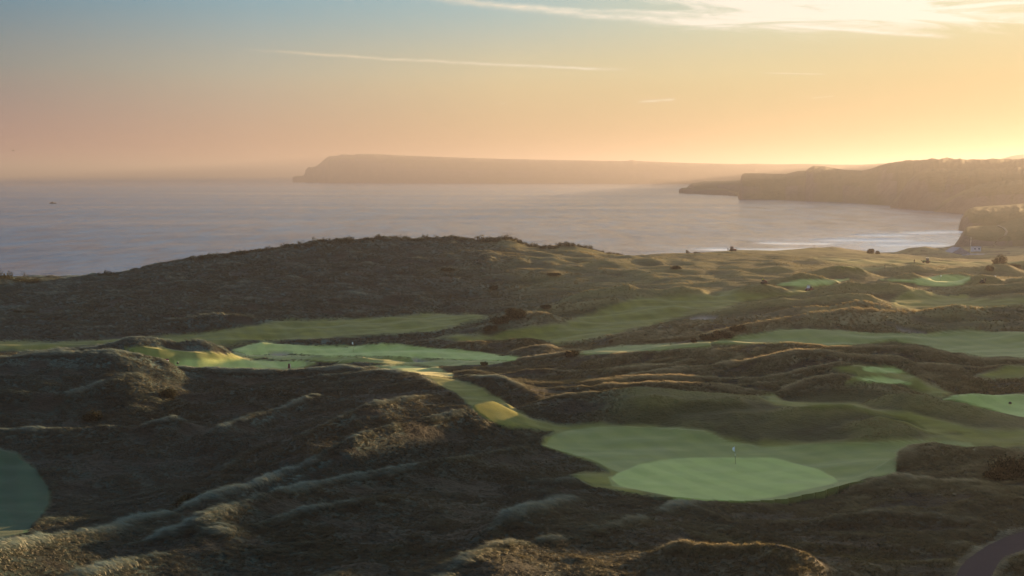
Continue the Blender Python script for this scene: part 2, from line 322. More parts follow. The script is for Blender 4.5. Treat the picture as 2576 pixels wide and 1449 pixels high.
ridge([(1640, 712), (1700, 700), (1760, 694), (1830, 700)], 9, 9, 1.9, (350, 350))
ridge([(1800, 690), (1880, 678), (1960, 672), (2030, 678)], 9, 9, 1.9, (370, 375))
ridge([(1640, 680), (1720, 672), (1800, 668), (1880, 664)], 10, 10, 1.9, (405, 415))
ridge([(2180, 684), (2240, 672), (2300, 668), (2370, 676), (2440, 672), (2520, 662)], 9, 9, 1.9, (372, 380))
ridge([(2080, 660), (2160, 652), (2240, 656)], 9, 9, 1.9, (430, 440))
ridge([(2440, 690), (2500, 668), (2600, 656)], 12, 12, 1.9, (400, 400))
ridge([(1880, 655), (1960, 648), (2060, 645)], 10, 10, 1.9, (455, 465))
RIDGES_UNSEEN = [  # unseen dunes added right of the view, shaped to shade the near ground
    ([(112, 95, 33), (135, 150, 34), (150, 180, 34), (158, 205, 35), (174, 240, 39), (183, 278, 41)], 15, 16),
    ([(92, 40, 32), (112, 80, 33)], 16, 20), ([(300, 400, 26), (360, 500, 28)], 35, 35)]
for p, a, b in RIDGES_UNSEEN: RIDGES.append((np.array(p, float), a, b, 1.8, None))
RH = []
for pw, wf, wb, e, pts in RIDGES:
    # subdivide crest lines
    q = []
    for i in range(len(pw) - 1):
        n = max(1, int(np.hypot(*(pw[i + 1] - pw[i])[:2]) / 3.0))
        for k in range(n): q.append(pw[i] + (pw[i + 1] - pw[i]) * k / n)
    q.append(pw[-1]); q = np.array(q)
    hc = q[:, 2] - base_h(q[:, 0], q[:, 1])
    RH.append((q, hc, wf, wb, e))
def bumps(x, y):
    acc = np.zeros(x.shape); W0 = 26.0
    for k, (q, hc, wf, wb, e) in enumerate(RH):
        m = 2.6 * max(wf, wb)
        sel = np.nonzero((x > q[:, 0].min() - m) & (x < q[:, 0].max() + m) & (y > q[:, 1].min() - m) & (y < q[:, 1].max() + m))[0]
        if not len(sel): continue
        X = x[sel]; Yv = y[sel]; best = np.full(X.shape, 1e9); hh = np.zeros(X.shape); side = np.zeros(X.shape); sw = np.zeros(X.shape)
        for i in range(len(q) - 1):
            ax, ay = q[i, 0], q[i, 1]; vx, vy = q[i + 1, 0] - ax, q[i + 1, 1] - ay; L2 = vx * vx + vy * vy + 1e-9
            t = np.clip(((X - ax) * vx + (Yv - ay) * vy) / L2, 0, 1)
            px, py = X - ax - t * vx, Yv - ay - t * vy; d = px * px + py * py
            b = d < best; best = np.where(b, d, best); ww = (d + 1.5) ** -3.0; sw += ww; hh += ww * (hc[i] + (hc[i + 1] - hc[i]) * t)
            cxp, cyp = ax + t * vx, ay + t * vy
            side = np.where(b, (px * cxp + py * cyp) / (np.hypot(cxp, cyp) + 1e-6), side)
        hh = hh / sw; d = np.sqrt(best); s = 0.5 + 0.5 * np.clip(side / (d + .5), -1, 1); s = s * s * (3 - 2 * s)
        w = wf + (wb - wf) * s
        w = w * (1 + .22 * perlin(X / 11.0, Yv / 11.0, 40 + k))
        acc[sel] += (np.maximum(hh, 0) * np.exp(-(d / w) ** e)) ** 4
    return acc ** .25
def crestline(x, y):
    """1 on the spine of the near dune ridges, where the marram stands tall and pale"""
    acc = np.zeros(x.shape)
    for k, (q, hc, wf, wb, e) in enumerate(RH):
        if e > 1.4 or q[:, 1].mean() > 245 or k >= len(RH) - len(RIDGES_UNSEEN): continue
        sel = np.nonzero((x > q[:, 0].min() - 4) & (x < q[:, 0].max() + 4) & (y > q[:, 1].min() - 4) & (y < q[:, 1].max() + 4))[0]
        if not len(sel): continue
        X = x[sel]; Yv = y[sel]; best = np.full(X.shape, 1e9)
        for i in range(len(q) - 1):
            ax, ay = q[i, 0], q[i, 1]; vx, vy = q[i + 1, 0] - ax, q[i + 1, 1] - ay
            t = np.clip(((X - ax) * vx + (Yv - ay) * vy) / (vx * vx + vy * vy + 1e-9), 0, 1)
            best = np.minimum(best, (X - ax - t * vx) ** 2 + (Yv - ay - t * vy) ** 2)
        w = 1.1 + .8 * perlin(X / 4, Yv / 4, 66)
        acc[sel] = np.maximum(acc[sel], np.exp(-best / (w * w + .04)) * np.clip(.60 + 1.0 * perlin(X / 8, Yv / 8, 67) + .3 * perlin(X / 2.2, Yv / 2.2, 68), 0, 1))
    return acc
def smooth_h(x, y): return base_h(x, y) + bumps(x, y) + .55 * fbm(x / 34, y / 34, 2, 3)
# ------------------------------------------------------------------ mown turf, sand and tarmac, outlined on the ground they lie on
POLYS = [  # class, (ymin, ymax), outline
    ('mow', (262, 350), [(-80, 892), (0, 884), (130, 880), (300, 862), (470, 868), (560, 866), (690, 858), (860, 850), (1010, 840), (1080, 835), (1180, 815), (1232, 797), (1190, 790), (1090, 790), (960, 796), (840, 800), (700, 806), (620, 822), (500, 838), (350, 848), (200, 858), (0, 860), (-80, 862)]),
    ('mow', (246, 330), [(1090, 850), (1150, 838), (1240, 845), (1330, 822), (1420, 812), (1480, 790), (1530, 772), (1580, 756), (1680, 742), (1800, 740), (1830, 730), (1900, 740), (1970, 738), (2010, 720), (2070, 704), (2130, 704), (2090, 715), (2050, 724), (2035, 735), (1960, 742), (1880, 757), (1820, 775), (1730, 790), (1690, 802), (1620, 825), (1540, 845), (1460, 856), (1400, 864), (1340, 850), (1260, 852), (1180, 858)]),
    ('green', (296, 345), [(1955, 716), (1990, 708), (2030, 704), (2080, 705), (2135, 703), (2095, 713), (2050, 720), (2000, 720)]),
    ('mow', (235, 300), [(2240, 758), (2270, 738), (2300, 724), (2400, 724), (2430, 730), (2440, 750), (2500, 755), (2600, 748), (2600, 768), (2480, 775), (2400, 768), (2300, 776), (2250, 772)]),
    ('green', (300, 350), [(2215, 704), (2260, 708), (2300, 712), (2310, 716), (2370, 720), (2420, 716), (2440, 704), (2440, 696), (2380, 692), (2340, 697), (2290, 704)]),
    ('mow', (380, 470), [(2050, 650), (2250, 655), (2400, 652), (2500, 655), (2600, 648), (2600, 662), (2450, 668), (2300, 666), (2150, 664)]),
    ('mow', (350, 400), [(2100, 670), (2200, 674), (2260, 668), (2180, 682), (2120, 680)]),
    ('fair', (195, 262), [(1770, 866), (1800, 856), (1850, 844), (1910, 836), (1960, 828), (2030, 826), (2100, 834), (2240, 840), (2340, 836), (2440, 830), (2600, 836), (2600, 905), (2520, 900), (2417, 890), (2340, 872), (2251, 863), (2151, 868), (2085, 872), (1985, 860), (1868, 862)]),
    ('fair', (205, 262), [(1440, 892), (1500, 876), (1560, 870), (1640, 866), (1719, 862), (1790, 858), (1790, 872), (1700, 880), (1560, 890)]),
    ('green', (225, 285), [(585, 880), (620, 868), (660, 860), (720, 866), (800, 871), (870, 872), (920, 868), (1000, 868), (1100, 876), (1200, 885), (1330, 902), (1300, 908), (1240, 908), (1160, 905), (1060, 900), (950, 898), (860, 896), (760, 893), (680, 894), (620, 890)]),
    ('fair', (215, 275), [(590, 884), (680, 893), (800, 894), (950, 897), (1100, 903), (1200, 906), (1300, 908), (1230, 920), (1130, 922), (1000, 918), (900, 912), (820, 912), (700, 905), (610, 900), (570, 905), (560, 895)]),
    ('fair', (205, 275), [(310, 876), (420, 878), (520, 888), (600, 897), (640, 905), (790, 912), (800, 918), (760, 930), (600, 936), (440, 936), (400, 915), (330, 890)]),
    ('green', (205, 275), [(440, 912), (480, 906), (560, 904), (660, 906), (770, 913), (770, 922), (700, 928), (520, 930), (440, 925)]),
    ('fair', (188, 235), [(930, 921), (990, 918), (1100, 922), (1110, 930), (1140, 940), (1140, 950), (1060, 948), (980, 935)]),
    ('green', (188, 235), [(975, 923), (1020, 920), (1085, 924), (1080, 931), (1030, 934), (990, 931)]),
    ('mow', (108, 190), [(1060, 948), (1100, 948), (1150, 956), (1200, 968), (1250, 995), (1300, 1028), (1340, 1056), (1400, 1067), (1540, 1070), (1700, 1072), (1780, 1080), (1830, 1098), (1900, 1112), (2050, 1112), (2200, 1106), (2320, 1098), (2420, 1090), (2520, 1086), (2640, 1080), (2640, 1128), (2560, 1122), (2500, 1122), (2440, 1126), (2350, 1117), (2290, 1125), (2262, 1150), (2255, 1190), (2220, 1200), (2170, 1212), (2115, 1231), (2060, 1252), (2000, 1264), (1920, 1272), (1820, 1266), (1719, 1260), (1640, 1248), (1560, 1240), (1490, 1222), (1432, 1196), (1480, 1188), (1530, 1188), (1500, 1168), (1420, 1140), (1365, 1120), (1370, 1100), (1390, 1086), (1290, 1078), (1225, 1058), (1190, 1030), (1150, 992), (1100, 966)]),
    ('fair', (108, 145), [(1365, 1120), (1390, 1095), (1440, 1082), (1560, 1075), (1700, 1074), (1770, 1082), (1830, 1104), (1920, 1120), (2050, 1120), (2200, 1110), (2320, 1106), (2440, 1112), (2460, 1122), (2350, 1117), (2290, 1125), (2262, 1150), (2255, 1190), (2200, 1204), (2115, 1228), (2030, 1252), (1920, 1266), (1800, 1262), (1640, 1244), (1540, 1222), (1530, 1205), (1560, 1190), (1500, 1165), (1420, 1138)]),
    ('green', (105, 140), [(1537, 1206), (1552, 1190), (1600, 1172), (1660, 1158), (1740, 1151), (1850, 1150), (1940, 1152), (2010, 1166), (2060, 1182), (2098, 1198), (2108, 1210), (2070, 1222), (2010, 1236), (1950, 1250), (1880, 1260), (1790, 1260), (1700, 1252), (1620, 1238), (1560, 1222)]),
    ('mow', (130, 185), [(1905, 995), (1950, 992), (1990, 1010), (2060, 1014), (2150, 1014), (2200, 1030), (2290, 1040), (2370, 1058), (2460, 1080), (2600, 1080), (2600, 1096), (2440, 1096), (2340, 1090), (2280, 1062), (2200, 1046), (2140, 1030), (2010, 1022), (1950, 1016)]),
    ('mow', (150, 190), [(2090, 925), (2160, 915), (2230, 918), (2290, 940), (2330, 960), (2400, 985), (2370, 1000), (2320, 985), (2260, 962), (2130, 962), (2150, 945)]),
    ('green', (150, 190), [(2165, 926), (2200, 920), (2250, 924), (2280, 934), (2230, 938), (2180, 936)]),
    ('green', (150, 190), [(2155, 953), (2210, 949), (2262, 955), (2300, 966), (2240, 968), (2180, 962)]),
    ('mow', (168, 205), [(2450, 946), (2490, 930), (2540, 918), (2620, 914), (2620, 950), (2540, 955), (2480, 955)]),
    ('green', (140, 165), [(2372, 1006), (2400, 994), (2440, 990), (2520, 992), (2620, 992), (2620, 1060), (2540, 1042), (2470, 1024), (2410, 1010)]),
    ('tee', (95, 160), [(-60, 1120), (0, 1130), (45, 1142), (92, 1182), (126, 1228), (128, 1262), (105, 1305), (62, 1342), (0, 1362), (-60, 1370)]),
    ('sand', (245, 290), [(676, 888), (690, 884), (712, 884), (735, 888), (724, 893), (700, 895), (684, 893)]),
    ('sand', (232, 262), [(1034, 897), (1046, 895), (1075, 903), (1096, 908), (1070, 908), (1044, 904)]),
    ('sand', (250, 300), [(1735, 797), (1770, 792), (1805, 793), (1800, 801), (1770, 803), (1738, 803)]),
    ('path', (60, 110), [(2620, 1322), (2576, 1336), (2526, 1353), (2490, 1370), (2458, 1390), (2430, 1410), (2414, 1430), (2404, 1450), (2398, 1475), (2484, 1475), (2494, 1450), (2502, 1433), (2514, 1412), (2528, 1399), (2550, 1392), (2576, 1383), (2620, 1368)]),
    ('sand', (225, 262), [(2255, 822), (2300, 828), (2330, 834), (2290, 834), (2260, 829)]),
]
CLS = {'mow': 0, 'fair': 1, 'green': 2, 'sand': 3, 'tee': 0, 'path': 4}
def polysd(U, V, poly):
    """signed distance in photo units: positive inside"""
    n = len(poly); ins = np.zeros(U.shape, bool); best = np.full(U.shape, 1e9)
    for i in range(n):
        x1, y1 = poly[i]; x2, y2 = poly[(i + 1) % n]
        cond = ((y1 > V) != (y2 > V)) & (U < (x2 - x1) * (V - y1) / ((y2 - y1) if y2 != y1 else 1e-9) + x1)
        ins ^= cond
        vx, vy = x2 - x1, y2 - y1
        t = np.clip(((U - x1) * vx + (V - y1) * vy) / (vx * vx + vy * vy), 0, 1)
        best = np.minimum(best, np.hypot(U - x1 - t * vx, V - y1 - t * vy))
    return np.where(ins, best, -best)
def masks(x, y, z):
    U, V = proj(x, y, z); M = np.zeros((len(x), 5)); flat = np.zeros(len(x))
    wn = fbm(x / 5, y / 5, 3, 21) * 1.6
    for cls, (y0, y1), poly in POLYS:
        p = np.array(poly, float)
        s = np.nonzero((y > y0) & (y < y1) & (U > p[:, 0].min() - 25) & (U < p[:, 0].max() + 25) & (V > p[:, 1].min() - 25) & (V < p[:, 1].max() + 25))[0]
        if not len(s): continue
        sd = polysd(U[s], V[s], poly)
        k = CLS[cls]; a = np.clip((sd + (wn[s] * (3.0 if k == 0 else 1.0) if k < 3 else 0)) / (11.0 if k == 0 else 4.0) + .5, 0, 1)
        f = np.clip((sd + 6) / 13, 0, 1); flat[s] = np.maximum(flat[s], f)
        if k < 3:
            M[s, 0] = np.maximum(M[s, 0], a)
            if k >= 1: M[s, 1] = np.maximum(M[s, 1], a)
            if k == 2: M[s, 2] = np.maximum(M[s, 2], a)
        else: M[s, k] = np.maximum(M[s, k], a)
    return M, flat
PATH = [(2590, 1338), (2560, 1345), (2526, 1354), (2490, 1374), (2458, 1392), (2430, 1412), (2412, 1432), (2404, 1452), (2400, 1475), (2480, 1475), (2492, 1452), (2502, 1432), (2518, 1410), (2545, 1394), (2590, 1378)]
def semi(x, y):
    """where the dunes carry short olive grass instead of marram"""
    n = .5 * fbm(x / 24, y / 16, 3, 47)
    a = np.clip((x - 6) / 14, 0, 1) * np.clip((y - 119) / 6, 0, 1) * np.clip((166 - y) / 8, 0, 1)
    b = np.clip((y - 252) / 26, 0, 1) * np.clip((x + 42) / 90, 0, 1) * np.clip((560 - y) / 40, 0, 1)
    c_ = np.clip((x - 50) / 20, 0, 1) * np.clip((y - 226) / 8, 0, 1) * .5
    return np.clip(np.maximum(np.maximum(a, b), c_) * 1.25 + n * .8 - .12, 0, 1) * (np.maximum(np.maximum(a, b), c_) > .02)
def height(x, y):
    zs = smooth_h(x, y); M, flat = masks(x, y, zs)
    sea = np.clip((zs + 1) / 4, 0, 1)
    U, V = proj(x, y, zs)
    s = np.nonzero((y > 55) & (y < 100) & (U > 2350))[0]; pf = np.zeros(len(x))
    if len(s): pf[s] = np.clip((polysd(U[s], V[s], PATH) + 25) / 25, 0, 1)
    rough = (1 - flat) * sea * (1 - pf)
    # wind-combed hummocks: ridged noise in several sizes
    fg = np.clip((172 - y) / 20, 0, 1) * np.clip((34 - x) / 30, 0, 1)
    al, pe = -.42 * x - .9 * y, .9 * x - .42 * y
    ra = 1 - np.abs(perlin(pe / 12 + .6 * perlin(x / 24, y / 24, 5), al / 42, 11)) * 2.2
    rb = 1 - np.abs(perlin(x / 30 + .4 * perlin(x / 30, y / 30, 6), y / 9.5, 14)) * 2.2
    n = fg * ((.42 + .4 * perlin(x / 21, y / 21, 19)) * (ra - .5)) + (1 - fg) * (.62 * (rb - .5)) + .24 * fbm(x / 12, y / 9, 2, 12) + .13 * fbm(x / 3.6, y / 2.8, 2, 13)
    near = np.clip(1.3 - np.hypot(x, y) / 260, 0, 1)
    n = n + near * (.06 * fbm(x / 1.1, y / .9, 2, 15))
    far = np.clip((y - 300) / 120, 0, 1) * (x < 60)
    n = n + far * .9 * (1 - 2 * np.abs(perlin((x + .5 * y) / 16, (y - .3 * x) / 40, 61)))
    n = n * (1 - .55 * semi(x, y))
    z = zs + rough * n * (.9 + .35 * near) + (1 - rough) * (1 - pf) * sea * ((.46 + .34 * np.clip((y - 185) / 30, 0, 1) - .36 * M[:, 2]) * fbm(x / 22, y / 8, 2, 31) + .07 * fbm(x / 6, y / 3.2, 2, 33))
    z = z - M[:, 3] * .9
    return z, M, rough, n
# ------------------------------------------------------------------ materials of the land
def ground_material():
    m, T = material('turf_and_dune'); out = T.node('ShaderNodeOutputMaterial')
    pos = T.node('ShaderNodeNewGeometry').outputs['Position']
    at = T.node('ShaderNodeAttribute', attribute_name='mask'); mr, mg, mb = T.sep(at.outputs['Color'])[:]; sand = at.outputs['Alpha']
    ax = T.node('ShaderNodeAttribute', attribute_name='aux'); straw, tone, _x = T.sep(ax.outputs['Color'])[:]
    n_big = T.noise(pos, .05, 5, .6); n_mid = T.noise(pos, .45, 5, .65); n_fine = T.noise(pos, 2.4, 4, .7)
    px, py, _pz = T.sep(pos)[:]
    heath_shade = T.mix(_x, T.mix(T.rng(n_mid, .35, .65), (.006, .012, .010), (.013, .028, .024)), T.mix(T.rng(n_mid, .35, .65), (.026, .022, .012), (.054, .046, .024)))
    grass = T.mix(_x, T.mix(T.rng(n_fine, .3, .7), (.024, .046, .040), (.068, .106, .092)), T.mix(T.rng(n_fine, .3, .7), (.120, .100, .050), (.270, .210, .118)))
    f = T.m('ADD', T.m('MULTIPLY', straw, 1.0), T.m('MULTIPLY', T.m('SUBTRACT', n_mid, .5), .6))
    rough = T.mix(T.rng(f, .15, .85), heath_shade, grass)
    olive = T.mix(T.rng(f, .1, .9), (.030, .032, .009), (.100, .090, .028))
    rough = T.mix(ax.outputs['Alpha'], rough, olive)
    st = T.noise(T.node('ShaderNodeVectorMath', operation='MULTIPLY').outputs[0], 1.0, 4)
    vm = st.node.inputs['Vector'].links[0].from_node; T.l.new(pos, vm.inputs[0]); vm.inputs[1].default_value = (.10, .5, .2)
    patch = T.noise(pos, .16, 5, .65)
    stripe = T.rng(T.m('SINE', T.m('ADD', T.m('MULTIPLY', T.m('ADD', px, T.m('MULTIPLY', py, .55)), 1.35), T.m('MULTIPLY', n_big, 9.0))), -.5, .5)
    fair = T.mix(T.rng(st, .3, .7), (.092, .096, .011), (.155, .146, .022))
    surr = T.mix(T.rng(st, .3, .7), (.118, .142, .028), (.168, .184, .042))
    green = T.mix(T.rng(T.noise(pos, .35, 4, .6), .3, .7), (.245, .305, .074), (.290, .342, .092))
    mot = T.m('MULTIPLY', T.rng(patch, .48, .68), .5)
    fair = T.mix(mot, fair, (.130, .135, .044)); surr = T.mix(mot, surr, (.165, .175, .060)); green = T.mix(T.m('MULTIPLY', mot, .7), green, (.275, .285, .100))
    fair = T.mix(T.m('MULTIPLY', T.rng(px, -22.0, -27.0), T.rng(py, 150.0, 145.0)), fair, T.mix(stripe, (.010, .036, .016), (.016, .050, .022)))  # left tee turf darkened by position: shade put into its colour
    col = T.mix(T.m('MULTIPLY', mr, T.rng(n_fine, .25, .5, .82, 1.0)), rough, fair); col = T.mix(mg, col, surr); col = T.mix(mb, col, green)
    dk = T.mix(1.0, col, (.87, .89, .88), 'MULTIPLY'); col = T.mix(T.m('MULTIPLY', stripe, mr), col, dk)
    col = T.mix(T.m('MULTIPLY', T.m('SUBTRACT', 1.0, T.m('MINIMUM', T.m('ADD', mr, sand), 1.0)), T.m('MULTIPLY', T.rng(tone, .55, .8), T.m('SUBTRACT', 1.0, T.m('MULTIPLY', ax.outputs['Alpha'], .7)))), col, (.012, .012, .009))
    col = T.mix(sand, col, T.mix(n_fine, (.20, .16, .13), (.30, .25, .20)))
    # short blades of turf: fine relief that catches low sun
    hgt = T.m('ADD', T.m('MULTIPLY', T.noise(pos, 7.0, 3, .7), .055), T.m('MULTIPLY', T.m('MULTIPLY', n_fine, T.m('SUBTRACT', 1.0, mr)), .30))
    hgt = T.m('ADD', hgt, T.m('MULTIPLY', T.m('MULTIPLY', n_mid, T.m('SUBTRACT', 1.0, mr)), .8))
    bp = T.node('ShaderNodeBump'); bp.inputs['Strength'].default_value = .8; bp.inputs['Distance'].default_value = 1.0
    T.l.new(hgt, bp.inputs['Height'])
    p = T.node('ShaderNodeBsdfPrincipled'); T.put(p.inputs['Base Color'], col); T.l.new(bp.outputs[0], p.inputs['Normal'])
    p.inputs['Roughness'].default_value = .62; T.put(p.inputs['Specular IOR Level'], T.m('ADD', T.m('MULTIPLY', mr, .06), .06))
    T.put(p.inputs['Sheen Weight'], T.m('ADD', T.m('MULTIPLY', mg, .22), .05)); p.inputs['Sheen Roughness'].default_value = .45
    T.put(p.inputs['Sheen Tint'], (.9, .85, .6, 1))
    T.l.new(p.outputs[0], out.inputs[0]); return m
MG = ground_material()

mt, T = material('tarmac'); pr = T.node('ShaderNodeBsdfPrincipled'); ou = T.node('ShaderNodeOutputMaterial'); ps = T.node('ShaderNodeNewGeometry').outputs['Position']; pr.inputs['Specular IOR Level'].default_value = .05
T.put(pr.inputs['Base Color'], T.mix(T.noise(ps, 3.0, 6, .7), (.026, .020, .025), (.042, .033, .039))); pr.inputs['Roughness'].default_value = .85
bb = T.node('ShaderNodeBump'); bb.inputs['Strength'].default_value = .4; bb.inputs['Distance'].default_value = .02; T.l.new(T.noise(ps, 60, 2), bb.inputs['Height']); T.l.new(bb.outputs[0], pr.inputs['Normal'])
T.l.new(pr.outputs[0], ou.inputs[0])
# ------------------------------------------------------------------ the ground: rings of cells that grow with distance
def spaced(a, b, ratio):
    out = [a]
    while out[-1] < b: out.append(out[-1] * ratio)
    return out
rad = spaced(14, 58, 1.03) + spaced(59, 520, 1.0036) + spaced(524, 1150, 1.008)
ins = np.arange(-30.2, 30.2, .058)
o1 = [30.2 + .058]; st_ = .06
while o1[-1] < 180 - st_: st_ = min(2.5, st_ * 1.03); o1.append(o1[-1] + st_)
o1 = np.array(o1[:-1]); azs = np.concatenate([-o1[::-1], ins, o1, [180.0]])
rad = np.array(rad); NR, NC = len(rad), len(azs)
AA, RR = np.meshgrid(np.radians(azs), rad)
gx = (RR * np.sin(AA)).ravel(); gy = (RR * np.cos(AA)).ravel()
gz, GM, grough, gn = height(gx, gy)
gz2 = gz.reshape(NR, NC)
def blur(a, n):
    k = 2 * n + 1; c_ = np.cumsum(np.pad(a, ((n + 1, n), (0, 0)), 'edge'), 0); a = (c_[k:] - c_[:-k]) / k
    c_ = np.cumsum(np.pad(a, ((0, 0), (n + 1, n)), 'edge'), 1); return (c_[:, k:] - c_[:, :-k]) / k
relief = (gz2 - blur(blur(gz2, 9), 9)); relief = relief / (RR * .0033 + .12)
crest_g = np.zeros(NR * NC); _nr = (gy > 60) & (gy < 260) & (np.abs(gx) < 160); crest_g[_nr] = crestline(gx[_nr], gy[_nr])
heath_shade_g = np.clip((30 - gx) / 30, 0, 1) * np.clip((178 - gy) / 30, 0, 1)  # near-left darkening: dark heath, plus shade put into the ground colour
straw_g = np.clip(.17 * np.clip((gy - 285) / 30, 0, 1) + .16 * np.clip((gx - 5) / 15, 0, 1) * np.clip((gy - 160) / 6, 0, 1) * np.clip((265 - gy) / 8, 0, 1) + .5 * crest_g - .2 * heath_shade_g + relief.ravel() * .55 + .38 + .35 * fbm(gx / 22, gy / 16, 3, 71), 0, 1)
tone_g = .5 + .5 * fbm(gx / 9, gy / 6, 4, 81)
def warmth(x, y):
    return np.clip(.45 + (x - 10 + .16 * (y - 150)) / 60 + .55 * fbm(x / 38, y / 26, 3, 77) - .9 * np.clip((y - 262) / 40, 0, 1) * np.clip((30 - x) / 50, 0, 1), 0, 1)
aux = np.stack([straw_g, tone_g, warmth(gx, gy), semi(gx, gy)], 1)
ii, jj = np.meshgrid(np.arange(NR - 1), np.arange(NC - 1), indexing='ij')
q = np.stack([ii * NC + jj, ii * NC + jj + 1, (ii + 1) * NC + jj + 1, (ii + 1) * NC + jj], -1).reshape(-1, 4)[:, ::-1]
V0 = np.stack([gx, gy, gz], 1)
# centre cap under the eye
cidx = len(V0); V0 = np.vstack([V0, [[0, 0, float(gz2[0].mean())]]]); GM = np.vstack([GM, np.zeros((1, 5))]); aux = np.vstack([aux, [[.3, .5, 0, 0]]])
fm = GM[q].mean(1)
cls = np.zeros(len(q), int)
cls[fm[:, 0] > .5] = 1; cls[fm[:, 2] > .5] = 2; cls[fm[:, 3] > .5] = 3; cls[fm[:, 4] > .5] = 4
keep = V0[q][:, :, 2].max(1) > -6
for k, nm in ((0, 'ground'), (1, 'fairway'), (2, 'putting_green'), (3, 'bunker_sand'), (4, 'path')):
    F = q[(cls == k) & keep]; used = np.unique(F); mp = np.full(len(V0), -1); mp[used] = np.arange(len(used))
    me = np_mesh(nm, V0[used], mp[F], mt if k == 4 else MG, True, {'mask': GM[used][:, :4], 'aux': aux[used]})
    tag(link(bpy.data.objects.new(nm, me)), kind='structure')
cap = [[cidx, j + 1, j] for j in range(NC - 1)]
def gh(x, y):
    return float(height(np.array([float(x)]), np.array([float(y)]))[0][0])
def on(u, v, Y, dz=0.0):
    """point of the ground seen at u, v, near distance Y"""
    ys = np.linspace(Y * .86, Y * 1.16, 240); a, b = ray(u, v)
    g = height(a * ys, ys)[0]; s = (H + b * ys) - g
    k = np.nonzero((s[:-1] > 0) & (s[1:] <= 0))[0]
    y = ys[k[np.argmin(abs(ys[k] - Y))]] if len(k) else Y
    return Vector((a * y, y, gh(a * y, y) + dz))

# ------------------------------------------------------------------ dune grass: wind-swept tufts
def grass_mat():
    m, T = material('dune_grass'); out = T.node('ShaderNodeOutputMaterial')
    tn = T.node('ShaderNodeAttribute', attribute_name='tint', attribute_type='INSTANCER').outputs['Fac']
    hh = T.node('ShaderNodeAttribute', attribute_name='hgt').outputs['Fac']
    wm = T.node('ShaderNodeAttribute', attribute_name='warm', attribute_type='INSTANCER').outputs['Fac']
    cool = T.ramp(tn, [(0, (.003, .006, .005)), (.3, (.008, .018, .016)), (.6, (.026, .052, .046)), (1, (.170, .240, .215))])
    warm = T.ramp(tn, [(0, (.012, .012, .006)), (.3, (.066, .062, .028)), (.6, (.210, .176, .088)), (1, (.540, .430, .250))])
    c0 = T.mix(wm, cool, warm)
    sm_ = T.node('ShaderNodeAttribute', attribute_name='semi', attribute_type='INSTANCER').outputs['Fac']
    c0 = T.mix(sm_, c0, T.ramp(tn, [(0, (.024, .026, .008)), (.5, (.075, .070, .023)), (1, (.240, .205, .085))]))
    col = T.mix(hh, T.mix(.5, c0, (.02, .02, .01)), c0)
    d = T.node('ShaderNodeBsdfDiffuse'); t = T.node('ShaderNodeBsdfTranslucent'); T.put(d.inputs[0], col)
    T.put(t.inputs[0], T.mix(T.m('ADD', T.m('MULTIPLY', wm, .38), .10), col, (.30, .24, .10)))
    g = T.node('ShaderNodeBsdfGlossy'); g.inputs['Roughness'].default_value = .45; g.inputs[0].default_value = (.6, .6, .55, 1)
    mx = T.node('ShaderNodeMixShader'); mx.inputs[0].default_value = .42; T.l.new(d.outputs[0], mx.inputs[1]); T.l.new(t.outputs[0], mx.inputs[2])
    m2 = T.node('ShaderNodeMixShader'); m2.inputs[0].default_value = .05; T.l.new(mx.outputs[0], m2.inputs[1]); T.l.new(g.outputs[0], m2.inputs[2])
    T.l.new(m2.outputs[0], out.inputs[0]); return m
MGR = grass_mat()
def tuft(k, nb):
    rs = np.random.RandomState(100 + k); V = []; F = []; Hh = []
    for b in range(nb):
        a = rs.rand() * 2 * np.pi; r = abs(rs.randn()) * .16; bx, by = r * math.cos(a), r * math.sin(a)
        h = .55 + .45 * rs.rand(); lean = .45 + .40 * rs.rand(); a2 = a + rs.randn() * .5
        lx, ly = .16 * math.cos(a2) + lean, .16 * math.sin(a2) + .10 * rs.randn(); w = .009 + .009 * rs.rand()
        px, py = -math.sin(a2) * w, math.cos(a2) * w; n0 = len(V)
        for t, ww in ((0, 1.0), (.5, .9), (1.0, .15)):
            cx, cy, cz = bx + lx * h * t * t, by + ly * h * t * t, h * (t - .22 * t * t)
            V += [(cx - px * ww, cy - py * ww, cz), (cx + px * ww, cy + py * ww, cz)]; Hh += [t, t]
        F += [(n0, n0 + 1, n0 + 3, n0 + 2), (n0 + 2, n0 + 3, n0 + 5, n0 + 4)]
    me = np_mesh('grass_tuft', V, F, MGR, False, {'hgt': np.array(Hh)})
    return bpy.data.objects.new('grass_tuft', me)
TUFTS = [tuft(k, 34) for k in range(4)]
